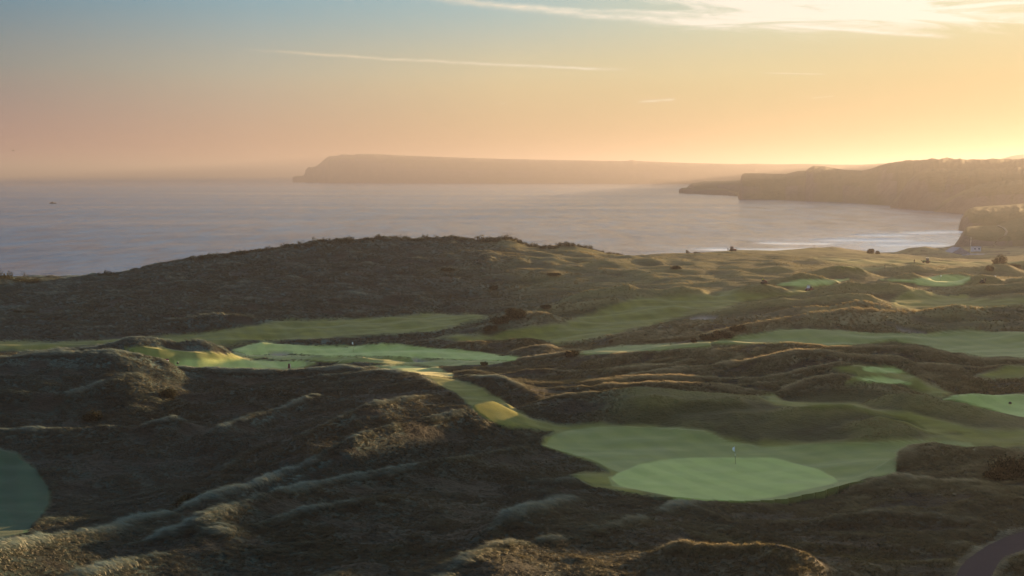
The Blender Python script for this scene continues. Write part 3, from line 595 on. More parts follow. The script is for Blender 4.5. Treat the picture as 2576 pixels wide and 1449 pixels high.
def geo_instancer(name):
    t = bpy.data.node_groups.new(name, 'GeometryNodeTree')
    t.interface.new_socket('Geometry', in_out='INPUT', socket_type='NodeSocketGeometry')
    t.interface.new_socket('Geometry', in_out='OUTPUT', socket_type='NodeSocketGeometry')
    T = NT(t); gi = T.node('NodeGroupInput'); go = T.node('NodeGroupOutput')
    jn = T.node('GeometryNodeJoinGeometry')
    for o in reversed(TUFTS):
        oi = T.node('GeometryNodeObjectInfo'); oi.inputs['Object'].default_value = o; oi.inputs['As Instance'].default_value = True
        T.l.new(oi.outputs['Geometry'], jn.inputs[0])
    ip = T.node('GeometryNodeInstanceOnPoints'); T.l.new(gi.outputs[0], ip.inputs['Points']); T.l.new(jn.outputs[0], ip.inputs['Instance'])
    ip.inputs['Pick Instance'].default_value = True
    def na(nm, ty):
        n = T.node('GeometryNodeInputNamedAttribute', data_type=ty); n.inputs['Name'].default_value = nm
        return n.outputs['Attribute']
    T.l.new(na('pick', 'INT'), ip.inputs['Instance Index'])
    er = T.node('FunctionNodeEulerToRotation'); T.l.new(na('rot', 'FLOAT_VECTOR'), er.inputs[0]); T.l.new(er.outputs[0], ip.inputs['Rotation'])
    T.l.new(na('scl', 'FLOAT_VECTOR'), ip.inputs['Scale']); T.l.new(ip.outputs[0], go.inputs[0])
    return t
GI = geo_instancer('tuft_instancer')
def scatter(name, n, az0, az1, r0_, r1_, size, seed, dens_pow=1.0):
    rs = np.random.RandomState(seed)
    a = np.radians(az0 + (az1 - az0) * rs.rand(n)); t = rs.rand(n)
    r = r0_ + (r1_ - r0_) * t ** dens_pow
    x, y = r * np.sin(a), r * np.cos(a)
    z, M, rough, nn = height(x, y)
    # straw amount from local relief and patches
    e = 2.2; z4 = (height(x + e, y)[0] + height(x - e, y)[0] + height(x, y + e)[0] + height(x, y - e)[0]) / 4
    rel = (z - z4)
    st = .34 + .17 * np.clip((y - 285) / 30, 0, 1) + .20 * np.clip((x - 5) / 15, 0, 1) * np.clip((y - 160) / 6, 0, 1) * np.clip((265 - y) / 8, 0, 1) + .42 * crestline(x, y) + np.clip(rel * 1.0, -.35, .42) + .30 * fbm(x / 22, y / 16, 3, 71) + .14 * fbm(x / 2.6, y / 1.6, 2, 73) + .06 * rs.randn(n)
    dark = np.clip((.5 + .5 * fbm(x / 9, y / 6, 4, 81) - .55) / .25, 0, 1)
    clump = .5 + .5 * perlin(x / 2.3, y / 2.0, 91)
    heath_shade = np.clip((30 - x) / 30, 0, 1) * np.clip((178 - y) / 30, 0, 1); st = st - .16 * heath_shade  # near-left tufts tinted darker: heath, with the shade there painted in
    pr = np.clip(.35 + .5 * clump + .5 * np.clip(st, 0, 1) - .35 * dark, .05, 1)
    sm = semi(x, y)
    k = (rs.rand(n) < (1 - .62 * sm) * pr * np.clip((rough - .25) / .6, 0, 1)) & (rough > .25) & (z > 1.0)
    U, V = proj(x, y, z)
    s = np.nonzero(k & (y < 100) & (U > 2350))[0]
    if len(s): k[s] &= polysd(U[s], V[s], PATH) < -3
    x, y, z, st, dark, clump, rel, rough = [q_[k] for q_ in (x, y, z, st, dark, clump, rel, rough)]; sm = sm[k]
    m = len(x); st = np.clip(st - .35 * dark, 0, 1)
    me = bpy.data.meshes.new(name); me.vertices.add(m)
    me.vertices.foreach_set('co', np.stack([x, y, z - .04], 1).astype(np.float32).ravel())
    wind = math.radians(205) + .8 * fbm(x / 30, y / 30, 2, 95) + .28 * rs.randn(m)
    s_ = size * (.36 + .4 * rs.rand(m) + .62 * st) * (1 - .3 * dark) * (1 - .6 * sm) * (.35 + .65 * np.clip((rough - .25) / .7, 0, 1))
    rot = np.stack([.12 * rs.randn(m), .25 + .15 * rs.randn(m), wind], 1); scl = np.stack([s_ * 1.25, s_ * 1.25, s_ * (.65 + .4 * st)], 1)
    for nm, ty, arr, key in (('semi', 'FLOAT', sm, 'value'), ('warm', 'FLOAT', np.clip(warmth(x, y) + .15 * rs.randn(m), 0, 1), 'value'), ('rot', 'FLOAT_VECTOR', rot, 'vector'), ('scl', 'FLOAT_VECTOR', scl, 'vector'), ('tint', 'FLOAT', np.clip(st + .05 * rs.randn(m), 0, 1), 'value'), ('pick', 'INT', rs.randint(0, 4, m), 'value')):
        at = me.attributes.new(nm, ty, 'POINT'); at.data.foreach_set(key, arr.astype(np.int32 if ty == 'INT' else np.float32).ravel())
    o = link(bpy.data.objects.new(name, me)); md = o.modifiers.new('tufts', 'NODES'); md.node_group = GI
    tag(o, kind='stuff')
    return o
scatter('dune_grass', 820000, -41, 41, 58, 250, .66, 1, .85)
scatter('far_dune_grass', 310000, -41, 41, 245, 470, 1.15, 2, .9)

# ------------------------------------------------------------------ sea
ms, T = material('sea_water'); ou = T.node('ShaderNodeOutputMaterial'); ps = T.node('ShaderNodeNewGeometry').outputs['Position']
sx_, sy_, _ = T.sep(ps)[:]
def stretched(ax_, ay_, detail, rough, seed):
    return T.noise(T.xyz(T.m('MULTIPLY', sx_, ax_), T.m('MULTIPLY', sy_, ay_), seed), 1.0, detail, rough, .3)
w1 = stretched(.10, .22, 5, .65, 0.0); w2 = stretched(.018, .045, 4, .6, 4.0); w3 = stretched(.0006, .0040, 5, .6, 8.0); w4 = stretched(.004, .012, 4, .6, 12.0)
w5 = stretched(.030, .011, 7, .75, 33.0)
hg = T.m('ADD', T.m('MULTIPLY', w1, 2.1), T.m('MULTIPLY', w2, 2.2))
bp = T.node('ShaderNodeBump'); bp.inputs['Distance'].default_value = 1.0; T.l.new(hg, bp.inputs['Height']); T.put(bp.inputs['Strength'], T.rng(w3, .35, .65, .55, 1.0))
p = T.node('ShaderNodeBsdfPrincipled'); p.inputs['IOR'].default_value = 1.33
T.put(p.inputs['Roughness'], T.rng(T.m('ADD', T.m('MULTIPLY', w3, .45), T.m('MULTIPLY', w5, .55)),   .4, .6, .12, .26)); T.l.new(bp.outputs[0], p.inputs['Normal'])
at = T.node('ShaderNodeAttribute', attribute_name='foam').outputs['Fac']
fo = T.m('MULTIPLY', at, T.rng(T.m('ADD', stretched(.10, .16, 6, .7, 20.0), T.m('MULTIPLY', at, .30)), .36, .58))
deep = T.mix(T.rng(w5, .38, .62), (.006, .026, .070), (.045, .105, .185))
T.put(p.inputs['Base Color'], T.mix(fo, deep, (.75, .76, .78)))
w6 = stretched(.055, .020, 5, .8, 41.0); T.put(p.inputs['Specular IOR Level'], T.rng(w6, .36, .64, .10, 1.0))
T.l.new(p.outputs[0], ou.inputs[0])
# one sheet: fine near the beach, coarse out to the horizon
sxs = np.unique(np.concatenate([np.array([-28000, -16000, -9000, -5000, -2600, -1400, -900, -600]), np.arange(-500, 1000, 6.0), np.array([1000, 1200, 1600, 2600, 5000, 9000, 16000, 28000])]))
sys_ = np.unique(np.concatenate([np.arange(380, 1250, 3.0), 1250 * 1.06 ** np.arange(1, 54), [30000]]))
SX, SY = np.meshgrid(sxs, sys_); SX = SX.ravel(); SY = SY.ravel()
inb = np.clip((1200 - SY) / 250, 0, 1) * np.clip((SX - 90) / 120, 0, 1)
WZ = inb * .35 * (fbm(SX / 30, SY / 9, 2, 55))
foam = np.zeros(len(SX))
for (x0, y0, x1, y1, hgt_, wd) in [(232, 800, 330, 812, 1.5, 7), (285, 860, 345, 872, 1.4, 7), (255, 745, 335, 760, 1.2, 7), (340, 740, 400, 752, .9, 6), (180, 770, 250, 772, .9, 6), (330, 905, 430, 925, .8, 8), (120, 705, 220, 712, .6, 6), (350, 815, 430, 825, 1.0, 6)]:
    t = (SX - x0) / (x1 - x0); yy = y0 + (y1 - y0) * t + 5 * np.sin(SX / 17.0 + x0); d = (SY - yy) / wd
    endf = np.clip(t * 5, 0, 1) * np.clip((1 - t) * 5, 0, 1)
    WZ += hgt_ * endf * np.exp(-d * d)
    foam = np.maximum(foam, endf * np.clip(np.exp(-((d + 2.6) / 1.8) ** 2) * 1.1, 0, 1))
sh = np.clip((940 - SY + (SX - 250) * .25) / 260, 0, 1) * np.clip((SX - 170) / 110, 0, 1)
foam = np.clip(np.maximum(foam, sh * .80), 0, 1)
ny, nx = len(sys_), len(sxs); ii, jj = np.meshgrid(np.arange(ny - 1), np.arange(nx - 1), indexing='ij')
Fq = np.stack([ii * nx + jj, ii * nx + jj + 1, (ii + 1) * nx + jj + 1, (ii + 1) * nx + jj], -1).reshape(-1, 4)
tag(link(bpy.data.objects.new('sea', np_mesh('sea', np.stack([SX, SY, WZ], 1), Fq, ms, True, {'foam': foam}))), kind='structure')

# ------------------------------------------------------------------ headlands and hills
ml, T = material('headland_rock_and_grass'); ou = T.node('ShaderNodeOutputMaterial'); g = T.node('ShaderNodeNewGeometry'); ps = g.outputs['Position']
nz = T.sep(g.outputs['True Normal'])[2]
rock = T.mix(T.noise(ps, .03, 6, .7), (.060, .050, .042), (.150, .125, .100)); gr = T.mix(T.noise(ps, .015, 5, .6), (.050, .055, .022), (.110, .100, .048))
p = T.node('ShaderNodeBsdfPrincipled'); T.put(p.inputs['Base Color'], T.mix(T.rng(nz, .55, .8), rock, gr)); p.inputs['Roughness'].default_value = .95; p.inputs['Specular IOR Level'].default_value = .1
bb = T.node('ShaderNodeBump'); bb.inputs['Strength'].default_value = .6; bb.inputs['Distance'].default_value = 6.0; T.l.new(T.noise(ps, .05, 6, .7), bb.inputs['Height']); T.l.new(bb.outputs[0], p.inputs['Normal'])
T.l.new(p.outputs[0], ou.inputs[0])
def landform(name, pts, depth, back_drop=.7, cliff=.35, rgh=1.0, n=260, seed=0, mat=None):
    """pts: (u, v of the skyline, distance of the skyline, distance of the foot)"""
    pts = np.array(pts, float); s = np.linspace(0, 1, len(pts)); S = np.linspace(0, 1, n)
    u, v, Yc, Yf = [np.interp(S, s if False else (pts[:, 0] - pts[0, 0]) / (pts[-1, 0] - pts[0, 0]), pts[:, k]) for k in range(4)]
    V = []; prof = [(0, -.02), (.03, .12), (cliff * .35, .55), (cliff * .6, .78), (cliff, .88), (cliff + (1 - cliff) * .5, .95), (1, 1)]
    zc = H + ray(u, v)[1] * Yc; zc = np.maximum(zc, .3); a = ray(u, v)[0]
    T_ = np.linspace(0, 1, 22)
    for t in T_:
        f = np.interp(t, [q_[0] for q_ in prof], [q_[1] for q_ in prof])
        Y = Yf + (Yc - Yf) * t; sc_ = Yc * .004
        w = (1 - abs(2 * t - 1)) * rgh
        g_ = fbm(a * Yc / (Yc * .035) + seed, t * 1.5 + np.zeros_like(u), 4, seed, .4)
        Yn = Y + w * g_ * (Yc - Yf) * .16
        z = zc * np.clip(f + w * .05 * fbm(u / 22, t * 4 + np.zeros_like(u), 3, seed + 3), -.05, 1)
        V.append(np.stack([a * Yn, Yn, z], 1))
    for t in np.linspace(.1, 1, 8):
        Y = Yc + depth * t; k = 1 - (1 - back_drop) * t if t < .95 else -.05
        zmax = H + (ray(u, v)[1]) * Y * 1.0
        z = np.minimum(zc * k, zmax - .002 * Y * t) if t < .95 else zc * 0 - 3
        V.append(np.stack([a * Y, Y, np.maximum(z, -3)], 1))
    m = len(V); V = np.vstack(V)
    ii, jj = np.meshgrid(np.arange(m - 1), np.arange(n - 1), indexing='ij')
    F = np.stack([ii * n + jj, ii * n + jj + 1, (ii + 1) * n + jj + 1, (ii + 1) * n + jj], -1).reshape(-1, 4)
    return tag(link(bpy.data.objects.new(name, np_mesh(name, V, F, mat or ml, True))), kind='structure')
landform('headland', [(736, 446, 6480, 6444), (742, 443, 6480, 6408), (765, 442, 6480, 6372), (768, 428, 6480, 6336), (776, 420, 6480, 6300), (784, 421, 6480, 6264), (795, 418, 6480, 6264), (805, 411, 6480, 6228), (812, 405, 6480, 6192),
          (818, 399, 6480, 6192), (828, 393, 6480, 6120), (848, 391.5, 6480, 6120), (860, 388, 6480, 6120), (890, 389.5, 6480, 6084), (899, 387, 6480, 6048), (945, 387.5, 6480, 5976), (1000, 390.5, 6480, 5904), (1150, 396, 6480, 5760), (1300, 400.5, 6480, 5688),
          (1450, 403, 6480, 5616), (1575, 405, 6408, 5544), (1590, 402, 6408, 5544), (1603, 405, 6408, 5544), (1640, 406.5, 6336, 5472), (1740, 410, 6264, 5400), (1860, 412.5, 6192, 5328), (1900, 411.5, 6192, 5328), (1960, 413, 6120, 5256),
          (2030, 412, 6048, 5184), (2100, 414, 5904, 5040), (2300, 414, 5904, 4896), (2700, 416, 5760, 4752)], 2500, .8, .3, .8, 600, 1)
landform('hills', [(1900, 425, 5200, 4700), (2050, 419, 5200, 4600), (2130, 416, 5200, 4600), (2220, 411, 5200, 4600), (2330, 408, 5200, 4500), (2480, 404, 4700, 4200), (2514, 401, 4700, 4200), (2530, 396, 4700, 4200), (2549, 391, 4700, 4100), (2576, 388, 4700, 4000), (2700, 382, 4700, 4000)], 1500, .9, .5, .5, 200, 2)
landform('headland', [(1722, 476, 3150, 3100), (1733, 467, 3200, 3080), (1740, 461, 3250, 3050), (1773, 456, 3300, 3000), (1806, 455, 3300, 2950), (1818, 455, 3300, 2900), (1861, 453.5, 3250, 2800), (1960, 452, 3200, 2700)], 500, .6, .2, 1.2, 160, 3)
landform('headland', [(1708, 477, 2800, 2780), (1716, 472.5, 2780, 2750), (1735, 472, 2750, 2700), (1756, 476, 2700, 2650), (1775, 474, 2650, 2600), (1800, 473, 2600, 2550), (1830, 476, 2550, 2500), (1850, 484, 2450, 2380), (1880, 486, 2400, 2350)], 120, .4, .3, 1.2, 120, 4)
landform('headland', [(1857, 497, 2160, 2140), (1861, 470, 2200, 2120), (1863, 452, 2250, 2100), (1866, 440, 2300, 2095), (1871, 436, 2330, 2090), (1896, 435.5, 2400, 2080), (1940, 437, 2450, 2050), (1977, 437.5, 2450, 2020), (1990, 434, 2450, 2000), (2008, 430, 2450, 1980), (2028, 429, 2450, 1960), (2036, 422, 2450, 1940), (2047, 417, 2450, 1920),
          (2073, 418, 2450, 1900), (2122, 427, 2450, 1850), (2168, 429, 2450, 1780), (2189, 425, 2480, 1740), (2232, 410.5, 2500, 1680), (2274, 405.6, 2500, 1620), (2348, 401, 2500, 1540), (2443, 402.5, 2500, 1480), (2576, 401, 2500, 1400), (2720, 398, 2500, 1350)], 900, .9, .30, 1.0, 420, 5)
landform('headland', [(2240, 514, 1560, 1545), (2262, 490, 1580, 1530), (2285, 455, 1600, 1500), (2300, 440, 1620, 1480), (2313, 431, 1650, 1460), (2330, 425, 1680, 1440), (2348, 422.5, 1700, 1420), (2426, 422, 1720, 1360), (2461, 419, 1740, 1330), (2576, 419, 1760, 1260), (2720, 414, 1760, 1200)], 600, .85, .35, 1.0, 260, 6)
landform('headland', [(2350, 530, 1400, 1385), (2380, 500, 1420, 1370), (2420, 475, 1440, 1330), (2470, 455, 1460, 1290), (2530, 445, 1480, 1240), (2600, 440, 1500, 1180), (2720, 430, 1500, 1120)], 300, .8, .4, 1.0, 200, 7)
landform('sea_cliff', [(2410, 580, 945, 935), (2417, 552, 960, 925), (2425, 537, 970, 915), (2436, 526, 985, 905), (2450, 521, 1000, 895), (2478, 518.5, 1010, 880), (2540, 515, 1020, 860), (2600, 510, 1030, 840), (2720, 500, 1030, 830)], 120, .5, .35, 1.2, 200, 8)
landform('grassy_hill', [(2396, 624, 712, 706), (2404, 612, 720, 702), (2411, 602, 726, 698), (2420, 586, 735, 694), (2426, 577, 742, 690), (2433, 571, 750, 686), (2462, 568, 760, 672), (2490, 568, 765, 660), (2512, 565, 770, 650), (2530, 558, 780, 640), (2550, 552, 790, 630), (2580, 545, 800, 620), (2640, 536, 800, 600), (2760, 520, 800, 580)], 160, .5, .25, .7, 240, 9)
# ------------------------------------------------------------------ small building blocks for objects
import bmesh
class MB:
    def __init__(s): s.b = bmesh.new()
    def box(s, c, d, rz=0.0, bev=0.0, top=1.0, ry=0.0, rx=0.0):
        g = bmesh.ops.create_cube(s.b, size=1.0)['verts']
        for v in g:
            if v.co.z > 0 and top != 1.0: v.co.x *= top; v.co.y *= top
            v.co = Vector((v.co.x * d[0], v.co.y * d[1], v.co.z * d[2]))
        if bev:
            ed = list({e for v in g for e in v.link_edges})
            r = bmesh.ops.bevel(s.b, geom=ed, offset=bev, segments=2, affect='EDGES', profile=.6)
            g = list({v for f in r['faces'] for v in f.verts} | {v for v in g if v.is_valid})
        M = Matrix.Translation(c) @ Matrix.Rotation(rz, 4, 'Z') @ Matrix.Rotation(ry, 4, 'Y') @ Matrix.Rotation(rx, 4, 'X')
        bmesh.ops.transform(s.b, matrix=M, verts=g); return s
    def cyl(s, a, b_, r, r2=None, n=14):
        a, b_ = Vector(a), Vector(b_); d = b_ - a
        g = bmesh.ops.create_cone(s.b, cap_ends=True, segments=n, radius1=r, radius2=r if r2 is None else r2, depth=d.length)['verts']
        M = Matrix.Translation((a + b_) / 2) @ d.to_track_quat('Z', 'Y').to_matrix().to_4x4()
        bmesh.ops.transform(s.b, matrix=M, verts=g); return s
    def sph(s, c, r, sub=2):
        g = bmesh.ops.create_icosphere(s.b, subdivisions=sub, radius=1)['verts']
        r = r if isinstance(r, tuple) else (r, r, r)
        for v in g: v.co = Vector((v.co.x * r[0] + c[0], v.co.y * r[1] + c[1], v.co.z * r[2] + c[2]))
        return s
    def prism(s, pts, y0, y1):
        """outline in x,z pushed along y"""
        A_ = [s.b.verts.new((x, y0, z)) for x, z in pts]; B_ = [s.b.verts.new((x, y1, z)) for x, z in pts]; n = len(pts)
        s.b.faces.new(A_[::-1]); s.b.faces.new(B_)
        for i in range(n): s.b.faces.new((A_[i], A_[(i + 1) % n], B_[(i + 1) % n], B_[i]))
        return s
    def build(s, name, mat, parent=None, smooth=False):
        bmesh.ops.recalc_face_normals(s.b, faces=s.b.faces)
        me = bpy.data.meshes.new(name); s.b.to_mesh(me); s.b.free(); me.materials.append(mat)
        if smooth: me.polygons.foreach_set('use_smooth', [True] * len(me.polygons))
        return link(bpy.data.objects.new(name, me), parent)
def thing(name, loc, rz, label, cat, group=None, scale=1.0):
    o = bpy.data.objects.new(name, None); link(o); o.location = loc; o.rotation_euler = (0, 0, rz); o.scale = (scale,) * 3
    return tag(o, label, cat, group)
def copy_tree(o, parent=None):
    c_ = o.copy(); sc.collection.objects.link(c_)
    if parent is not None: c_.parent = parent
    for ch in list(o.children): copy_tree(ch, c_)
    return c_
RED = simple_mat('red_paint', (.30, .035, .03), .35, 0, .1); MAROON = simple_mat('maroon_paint', (.14, .03, .035), .45, 0, .15)
BLACK = simple_mat('black_rubber', (.018, .018, .018), .8, 0, .2); DARK = simple_mat('dark_metal', (.05, .045, .04), .5, .4, .2)
WHITE = simple_mat('white_plastic', (.75, .76, .76), .4, 0, .05); CREAM = simple_mat('cream_metal', (.62, .58, .48), .35, .2, .08)
HIVIS = simple_mat('hi_vis_yellow', (.85, .78, .05), .6, 0, .05); GREENP = simple_mat('green_paint', (.03, .12, .04), .4, 0, .1)
RENDER = simple_mat('pale_render', (.52, .52, .56), .85, 0, .12, 1.0); ROOF = simple_mat('grey_roof', (.20, .20, .23), .8, 0, .2, 2.0)
SKIN = simple_mat('skin', (.45, .28, .20), .6, 0, .05); CLOTH = simple_mat('dark_clothing', (.05, .045, .05), .9, 0, .2); HAIR = simple_mat('dark_hair', (.03, .02, .015), .7)
GLASS = simple_mat('window_glass', (.10, .12, .14), .08, 0, .05, 1.0, .8); WOOD = simple_mat('weathered_wood', (.16, .12, .08), .9, 0, .3, 12)
SCREEN = simple_mat('pale_windscreen', (.60, .58, .52), .15, 0, .04, 1.0, .8); FLAG = simple_mat('white_flag_cloth', (.90, .92, .93), .8, 0, .02)

# flagsticks
def flagstick(name, loc, label, lean=.03, flagside=-1, s=1.0):
    t = thing(name, loc, 0, label, 'flagstick', 'flagsticks on the greens', s); t.rotation_euler = (0, lean * -1, 0)
    MB().cyl((0, 0, -.12), (0, 0, 1.0), .022, .020).build('lower_pole', DARK, t)
    MB().cyl((0, 0, 1.0), (0, 0, 1.32), .020, .019).build('pale_band', WHITE, t)
    MB().cyl((0, 0, 1.32), (0, 0, 2.25), .019, .016).build('upper_pole', DARK, t)
    V = []; F = []; n = 9; m = 7                      # hanging pennant with folds
    for i in range(n):
        tt = i / (n - 1)
        for j in range(m):
            k = j / (m - 1); w = .30 * math.sin(math.pi * min(1, .12 + .88 * tt) ** .8) + .03
            V.append((flagside * k * w, .045 * math.sin(k * 7 + tt * 2) * k, 2.23 - .62 * tt - .10 * k))
    for i in range(n - 1):
        for j in range(m - 1): F.append((i * m + j, i * m + j + 1, (i + 1) * m + j + 1, (i + 1) * m + j))
    fl = link(bpy.data.objects.new('flag', np_mesh('flag', V, F, FLAG, True)), t)
    sd_ = fl.modifiers.new('thick', 'SOLIDIFY'); sd_.thickness = .008
    MB().cyl((0, 0, -.005), (0, 0, .012), .075, .075, 20).build('cup_rim', DARK, t)
    return t
flagstick('flagstick', on(1850.5, 1166, 124), 'white flag on a dark banded pole in the large near green', .075)
flagstick('flagstick', on(889, 884, 256), 'small white flag on the sunlit second green beside its bunkers', .0, -1, 1.15)
flagstick('flagstick', on(2366, 706, 325), 'tiny pale flag at the back of the far right green', .02, 1, .9)

# tapered tee box by the ridge: red body, sunlit side put in as a cream panel
t = thing('tee_box', on(728, 926, 205), R(-8), 'red tapered box with a pale lit side standing above the near ridge', 'box')
MB().box((0, 0, .52), (.62, .55, 1.04), bev=.03, top=.72).build('body', MAROON, t)
MB().box((.272, 0, .52), (.05, .46, .92), ry=R(-5), bev=.01).build('lit_side', CREAM, t)
MB().box((0, 0, 1.07), (.47, .42, .07), bev=.02).build('lid', DARK, t)
MB().sph((-.12, 0, 1.13), .06).build('knob', BLACK, t)
# bench at the end of the upper tee, and a small box beside it
t = thing('bench', on(417, 911, 205), R(8), 'low dark red bench with a pale top at the end of the tee', 'bench')
MB().box((0, 0, .42), (1.3, .42, .06), bev=.01).build('seat', WHITE, t)
MB().box((0, .22, .66), (1.3, .05, .34), bev=.01).build('backrest', MAROON, t)
for sx in (-.55, .55):
    for sy in (-.15, .15): MB().box((sx, sy, .19), (.07, .07, .42)).build('leg', MAROON, t)
t = thing('tee_marker', on(447, 915, 207), 0, 'small dark tee marker on the mown turf right of the bench', 'tee marker')
MB().box((0, 0, .2), (.42, .3, .36), bev=.04, top=.8).build('body', BLACK, t); MB().box((.1, 0, .42), (.18, .2, .05), bev=.01).build('cap', WHITE, t)
t = thing('tee_marker', on(2541, 1015, 152), 0, 'small dark marker lying on the right hand tee', 'tee marker')
MB().box((0, 0, .16), (.42, .3, .28), bev=.04, top=.8).build('body', BLACK, t); MB().box((0, 0, .33), (.14, .2, .05), bev=.01).build('cap', DARK, t)

# people: one continuous skinned body, with clothing as its own part
def person(loc, rz, label, seated=False, jacket=CLOTH, parent_name='person', s=1.0):
    t = bpy.data.objects.new(parent_name, None); link(t); t.location = loc; t.rotation_euler = (0, 0, rz); t.scale = (s,) * 3
    tag(t, label, 'person')
    if seated:
        J = [(0, 0, .92), (0, .02, 1.15), (0, .0, 1.38), (0, -.01, 1.50), (0, -.02, 1.62), (0, -.02, 1.72),
             (.10, -.02, .90), (.13, -.44, .90), (.13, -.50, .48), (.13, -.60, .44), (-.10, -.02, .90), (-.13, -.44, .90), (-.13, -.50, .48), (-.13, -.60, .44),
             (.19, 0, 1.40), (.25, -.14, 1.16), (.14, -.38, 1.20), (.12, -.46, 1.22), (-.19, 0, 1.40), (-.25, -.14, 1.16), (-.14, -.38, 1.20), (-.12, -.46, 1.22)]
    else:
        J = [(0, 0, .95), (0, 0, 1.18), (0, 0, 1.40), (0, -.01, 1.50), (0, -.02, 1.62), (0, -.02, 1.74),
             (.10, 0, .90), (.12, -.06, .50), (.13, .04, .09), (.13, -.12, .03), (-.10, 0, .90), (-.12, .08, .50), (-.12, .10, .09), (-.12, -.05, .03),
             (.19, 0, 1.42), (.25, .03, 1.14), (.24, -.08, .90), (.24, -.12, .80), (-.19, 0, 1.42), (-.25, .03, 1.14), (-.24, -.10, .92), (-.24, -.16, .84)]
    E = [(0, 1), (1, 2), (2, 3), (3, 4), (4, 5), (0, 6), (6, 7), (7, 8), (8, 9), (0, 10), (10, 11), (11, 12), (12, 13), (2, 14), (14, 15), (15, 16), (16, 17), (2, 18), (18, 19), (19, 20), (20, 21)]
    rd = [.15, .14, .16, .055, .10, .085, .10, .07, .045, .045, .10, .07, .045, .045, .07, .048, .035, .04, .07, .048, .035, .04]
    me = bpy.data.meshes.new('body'); me.from_pydata(J, E, []); me.materials.append(CLOTH)
    o = link(bpy.data.objects.new('body', me), t); sk = o.modifiers.new('skin', 'SKIN'); sk.use_smooth_shade = True
    if not me.skin_vertices: me.skin_vertices.new()
    for i, r_ in enumerate(rd): me.skin_vertices[0].data[i].radius = (r_, r_)
    me.skin_vertices[0].data[0].use_root = True
    sb = o.modifiers.new('sub', 'SUBSURF'); sb.levels = 1; sb.render_levels = 1
    b = MB(); b.sph((0, -.02, 1.67), (.085, .10, .12)); b.sph((0, -.12, 1.66), (.015, .02, .02), 1); b.build('face', SKIN, t, True)
    MB().sph((0, .015, 1.71), (.095, .11, .10)).build('hair', HAIR, t, True)
    b = MB(); b.sph((0, .0, 1.24), (.215, .155, .27)); b.build('jacket', jacket, t, True)
    return t

def wheel(parent, x, y, r, w):
    g = MB().cyl((x, y - w / 2, r), (x, y + w / 2, r), r, r, 20).build('wheel', BLACK, parent)
    MB().cyl((x, y - w / 2 - .01, r), (x, y + w / 2 + .01, r), r * .5, r * .5, 14).build('rim', DARK, g)
# greenkeeper's ride-on mower with a driver in a bright vest
p0 = on(1922, 714, 306)
t = thing('ride_on_mower', p0, R(12), 'dark ride-on mower on the mound left of the pale far green', 'mower', 'greenkeeping vehicles')
MB().box((0, 0, .55), (1.5, .9, .30), bev=.06).build('chassis', DARK, t)
MB().prism([(.05, .7), (.95, .55), (.95, .8), (.35, 1.05), (.05, 1.05)], -.38, .38).build('bonnet', MAROON, t)
MB().box((-.35, 0, .80), (.5, .5, .12), bev=.04).build('seat', BLACK, t); MB().box((-.58, 0, 1.05), (.10, .5, .45), bev=.04).build('backrest', BLACK, t)
MB().cyl((.12, 0, 1.0), (-.02, 0, 1.18), .02).cyl((-.03, 0, 1.17), (-.02, 0, 1.19), .19, .19).build('steering_wheel', BLACK, t)
for x, r_ in ((-.55, .36), (.65, .28)):
    for y in (-.52, .52): wheel(t, x, y, r_, .24)
MB().cyl((1.35, -.75, .22), (1.35, .75, .22), .14).build('cutting_reel', DARK, t); MB().box((1.1, 0, .40), (.6, .08, .06), ry=R(25)).build('lift_arm', CREAM, t)
pe = person(p0 + Vector((-.34, -.12, .06)), R(102), 'person in a yellow hi-vis vest driving the mower on the mound', True, HIVIS, s=1.12)
# utility cart
def cart(loc, rz, label):
    t = thing('utility_cart', loc, rz, label, 'cart', 'greenkeeping vehicles')
    MB().box((0, 0, .50), (2.7, 1.25, .34), bev=.08).build('body', MAROON, t)
    MB().prism([(-1.3, .55), (-.55, .60), (-.62, .95), (-1.2, .82)], -.60, .60).build('bonnet', MAROON, t)
    MB().box((.95, 0, .88), (1.0, 1.2, .42), bev=.04).build('cargo_bed', DARK, t)
    MB().box((-.50, 0, 1.32), (.05, 1.16, .82), ry=R(14), bev=.01).build('windscreen', SCREEN, t)
    MB().box((.02, 0, 1.86), (1.15, 1.25, .07), bev=.03).build('roof', DARK, t)
    MB().box((.15, 0, .82), (.55, 1.1, .16), bev=.05).build('seat', BLACK, t); MB().box((.42, 0, 1.12), (.12, 1.1, .5), bev=.04).build('backrest', BLACK, t)
    for x in (-.52, .52):
        for y in (-.57, .57): MB().cyl((x, y, .7), (x * .9, y, 1.85), .03).build('roof_post', DARK, t)
    for x in (-.95, .95):
        for y in (-.58, .58): wheel(t, x, y, .30, .22)
    for y in (-.42, .42): MB().cyl((-1.36, y, .68), (-1.33, y, .68), .08).build('headlight', WHITE, t)
    return t
cart(on(2036, 731, 298), R(38), 'maroon utility cart with a pale windscreen below the pale far green')
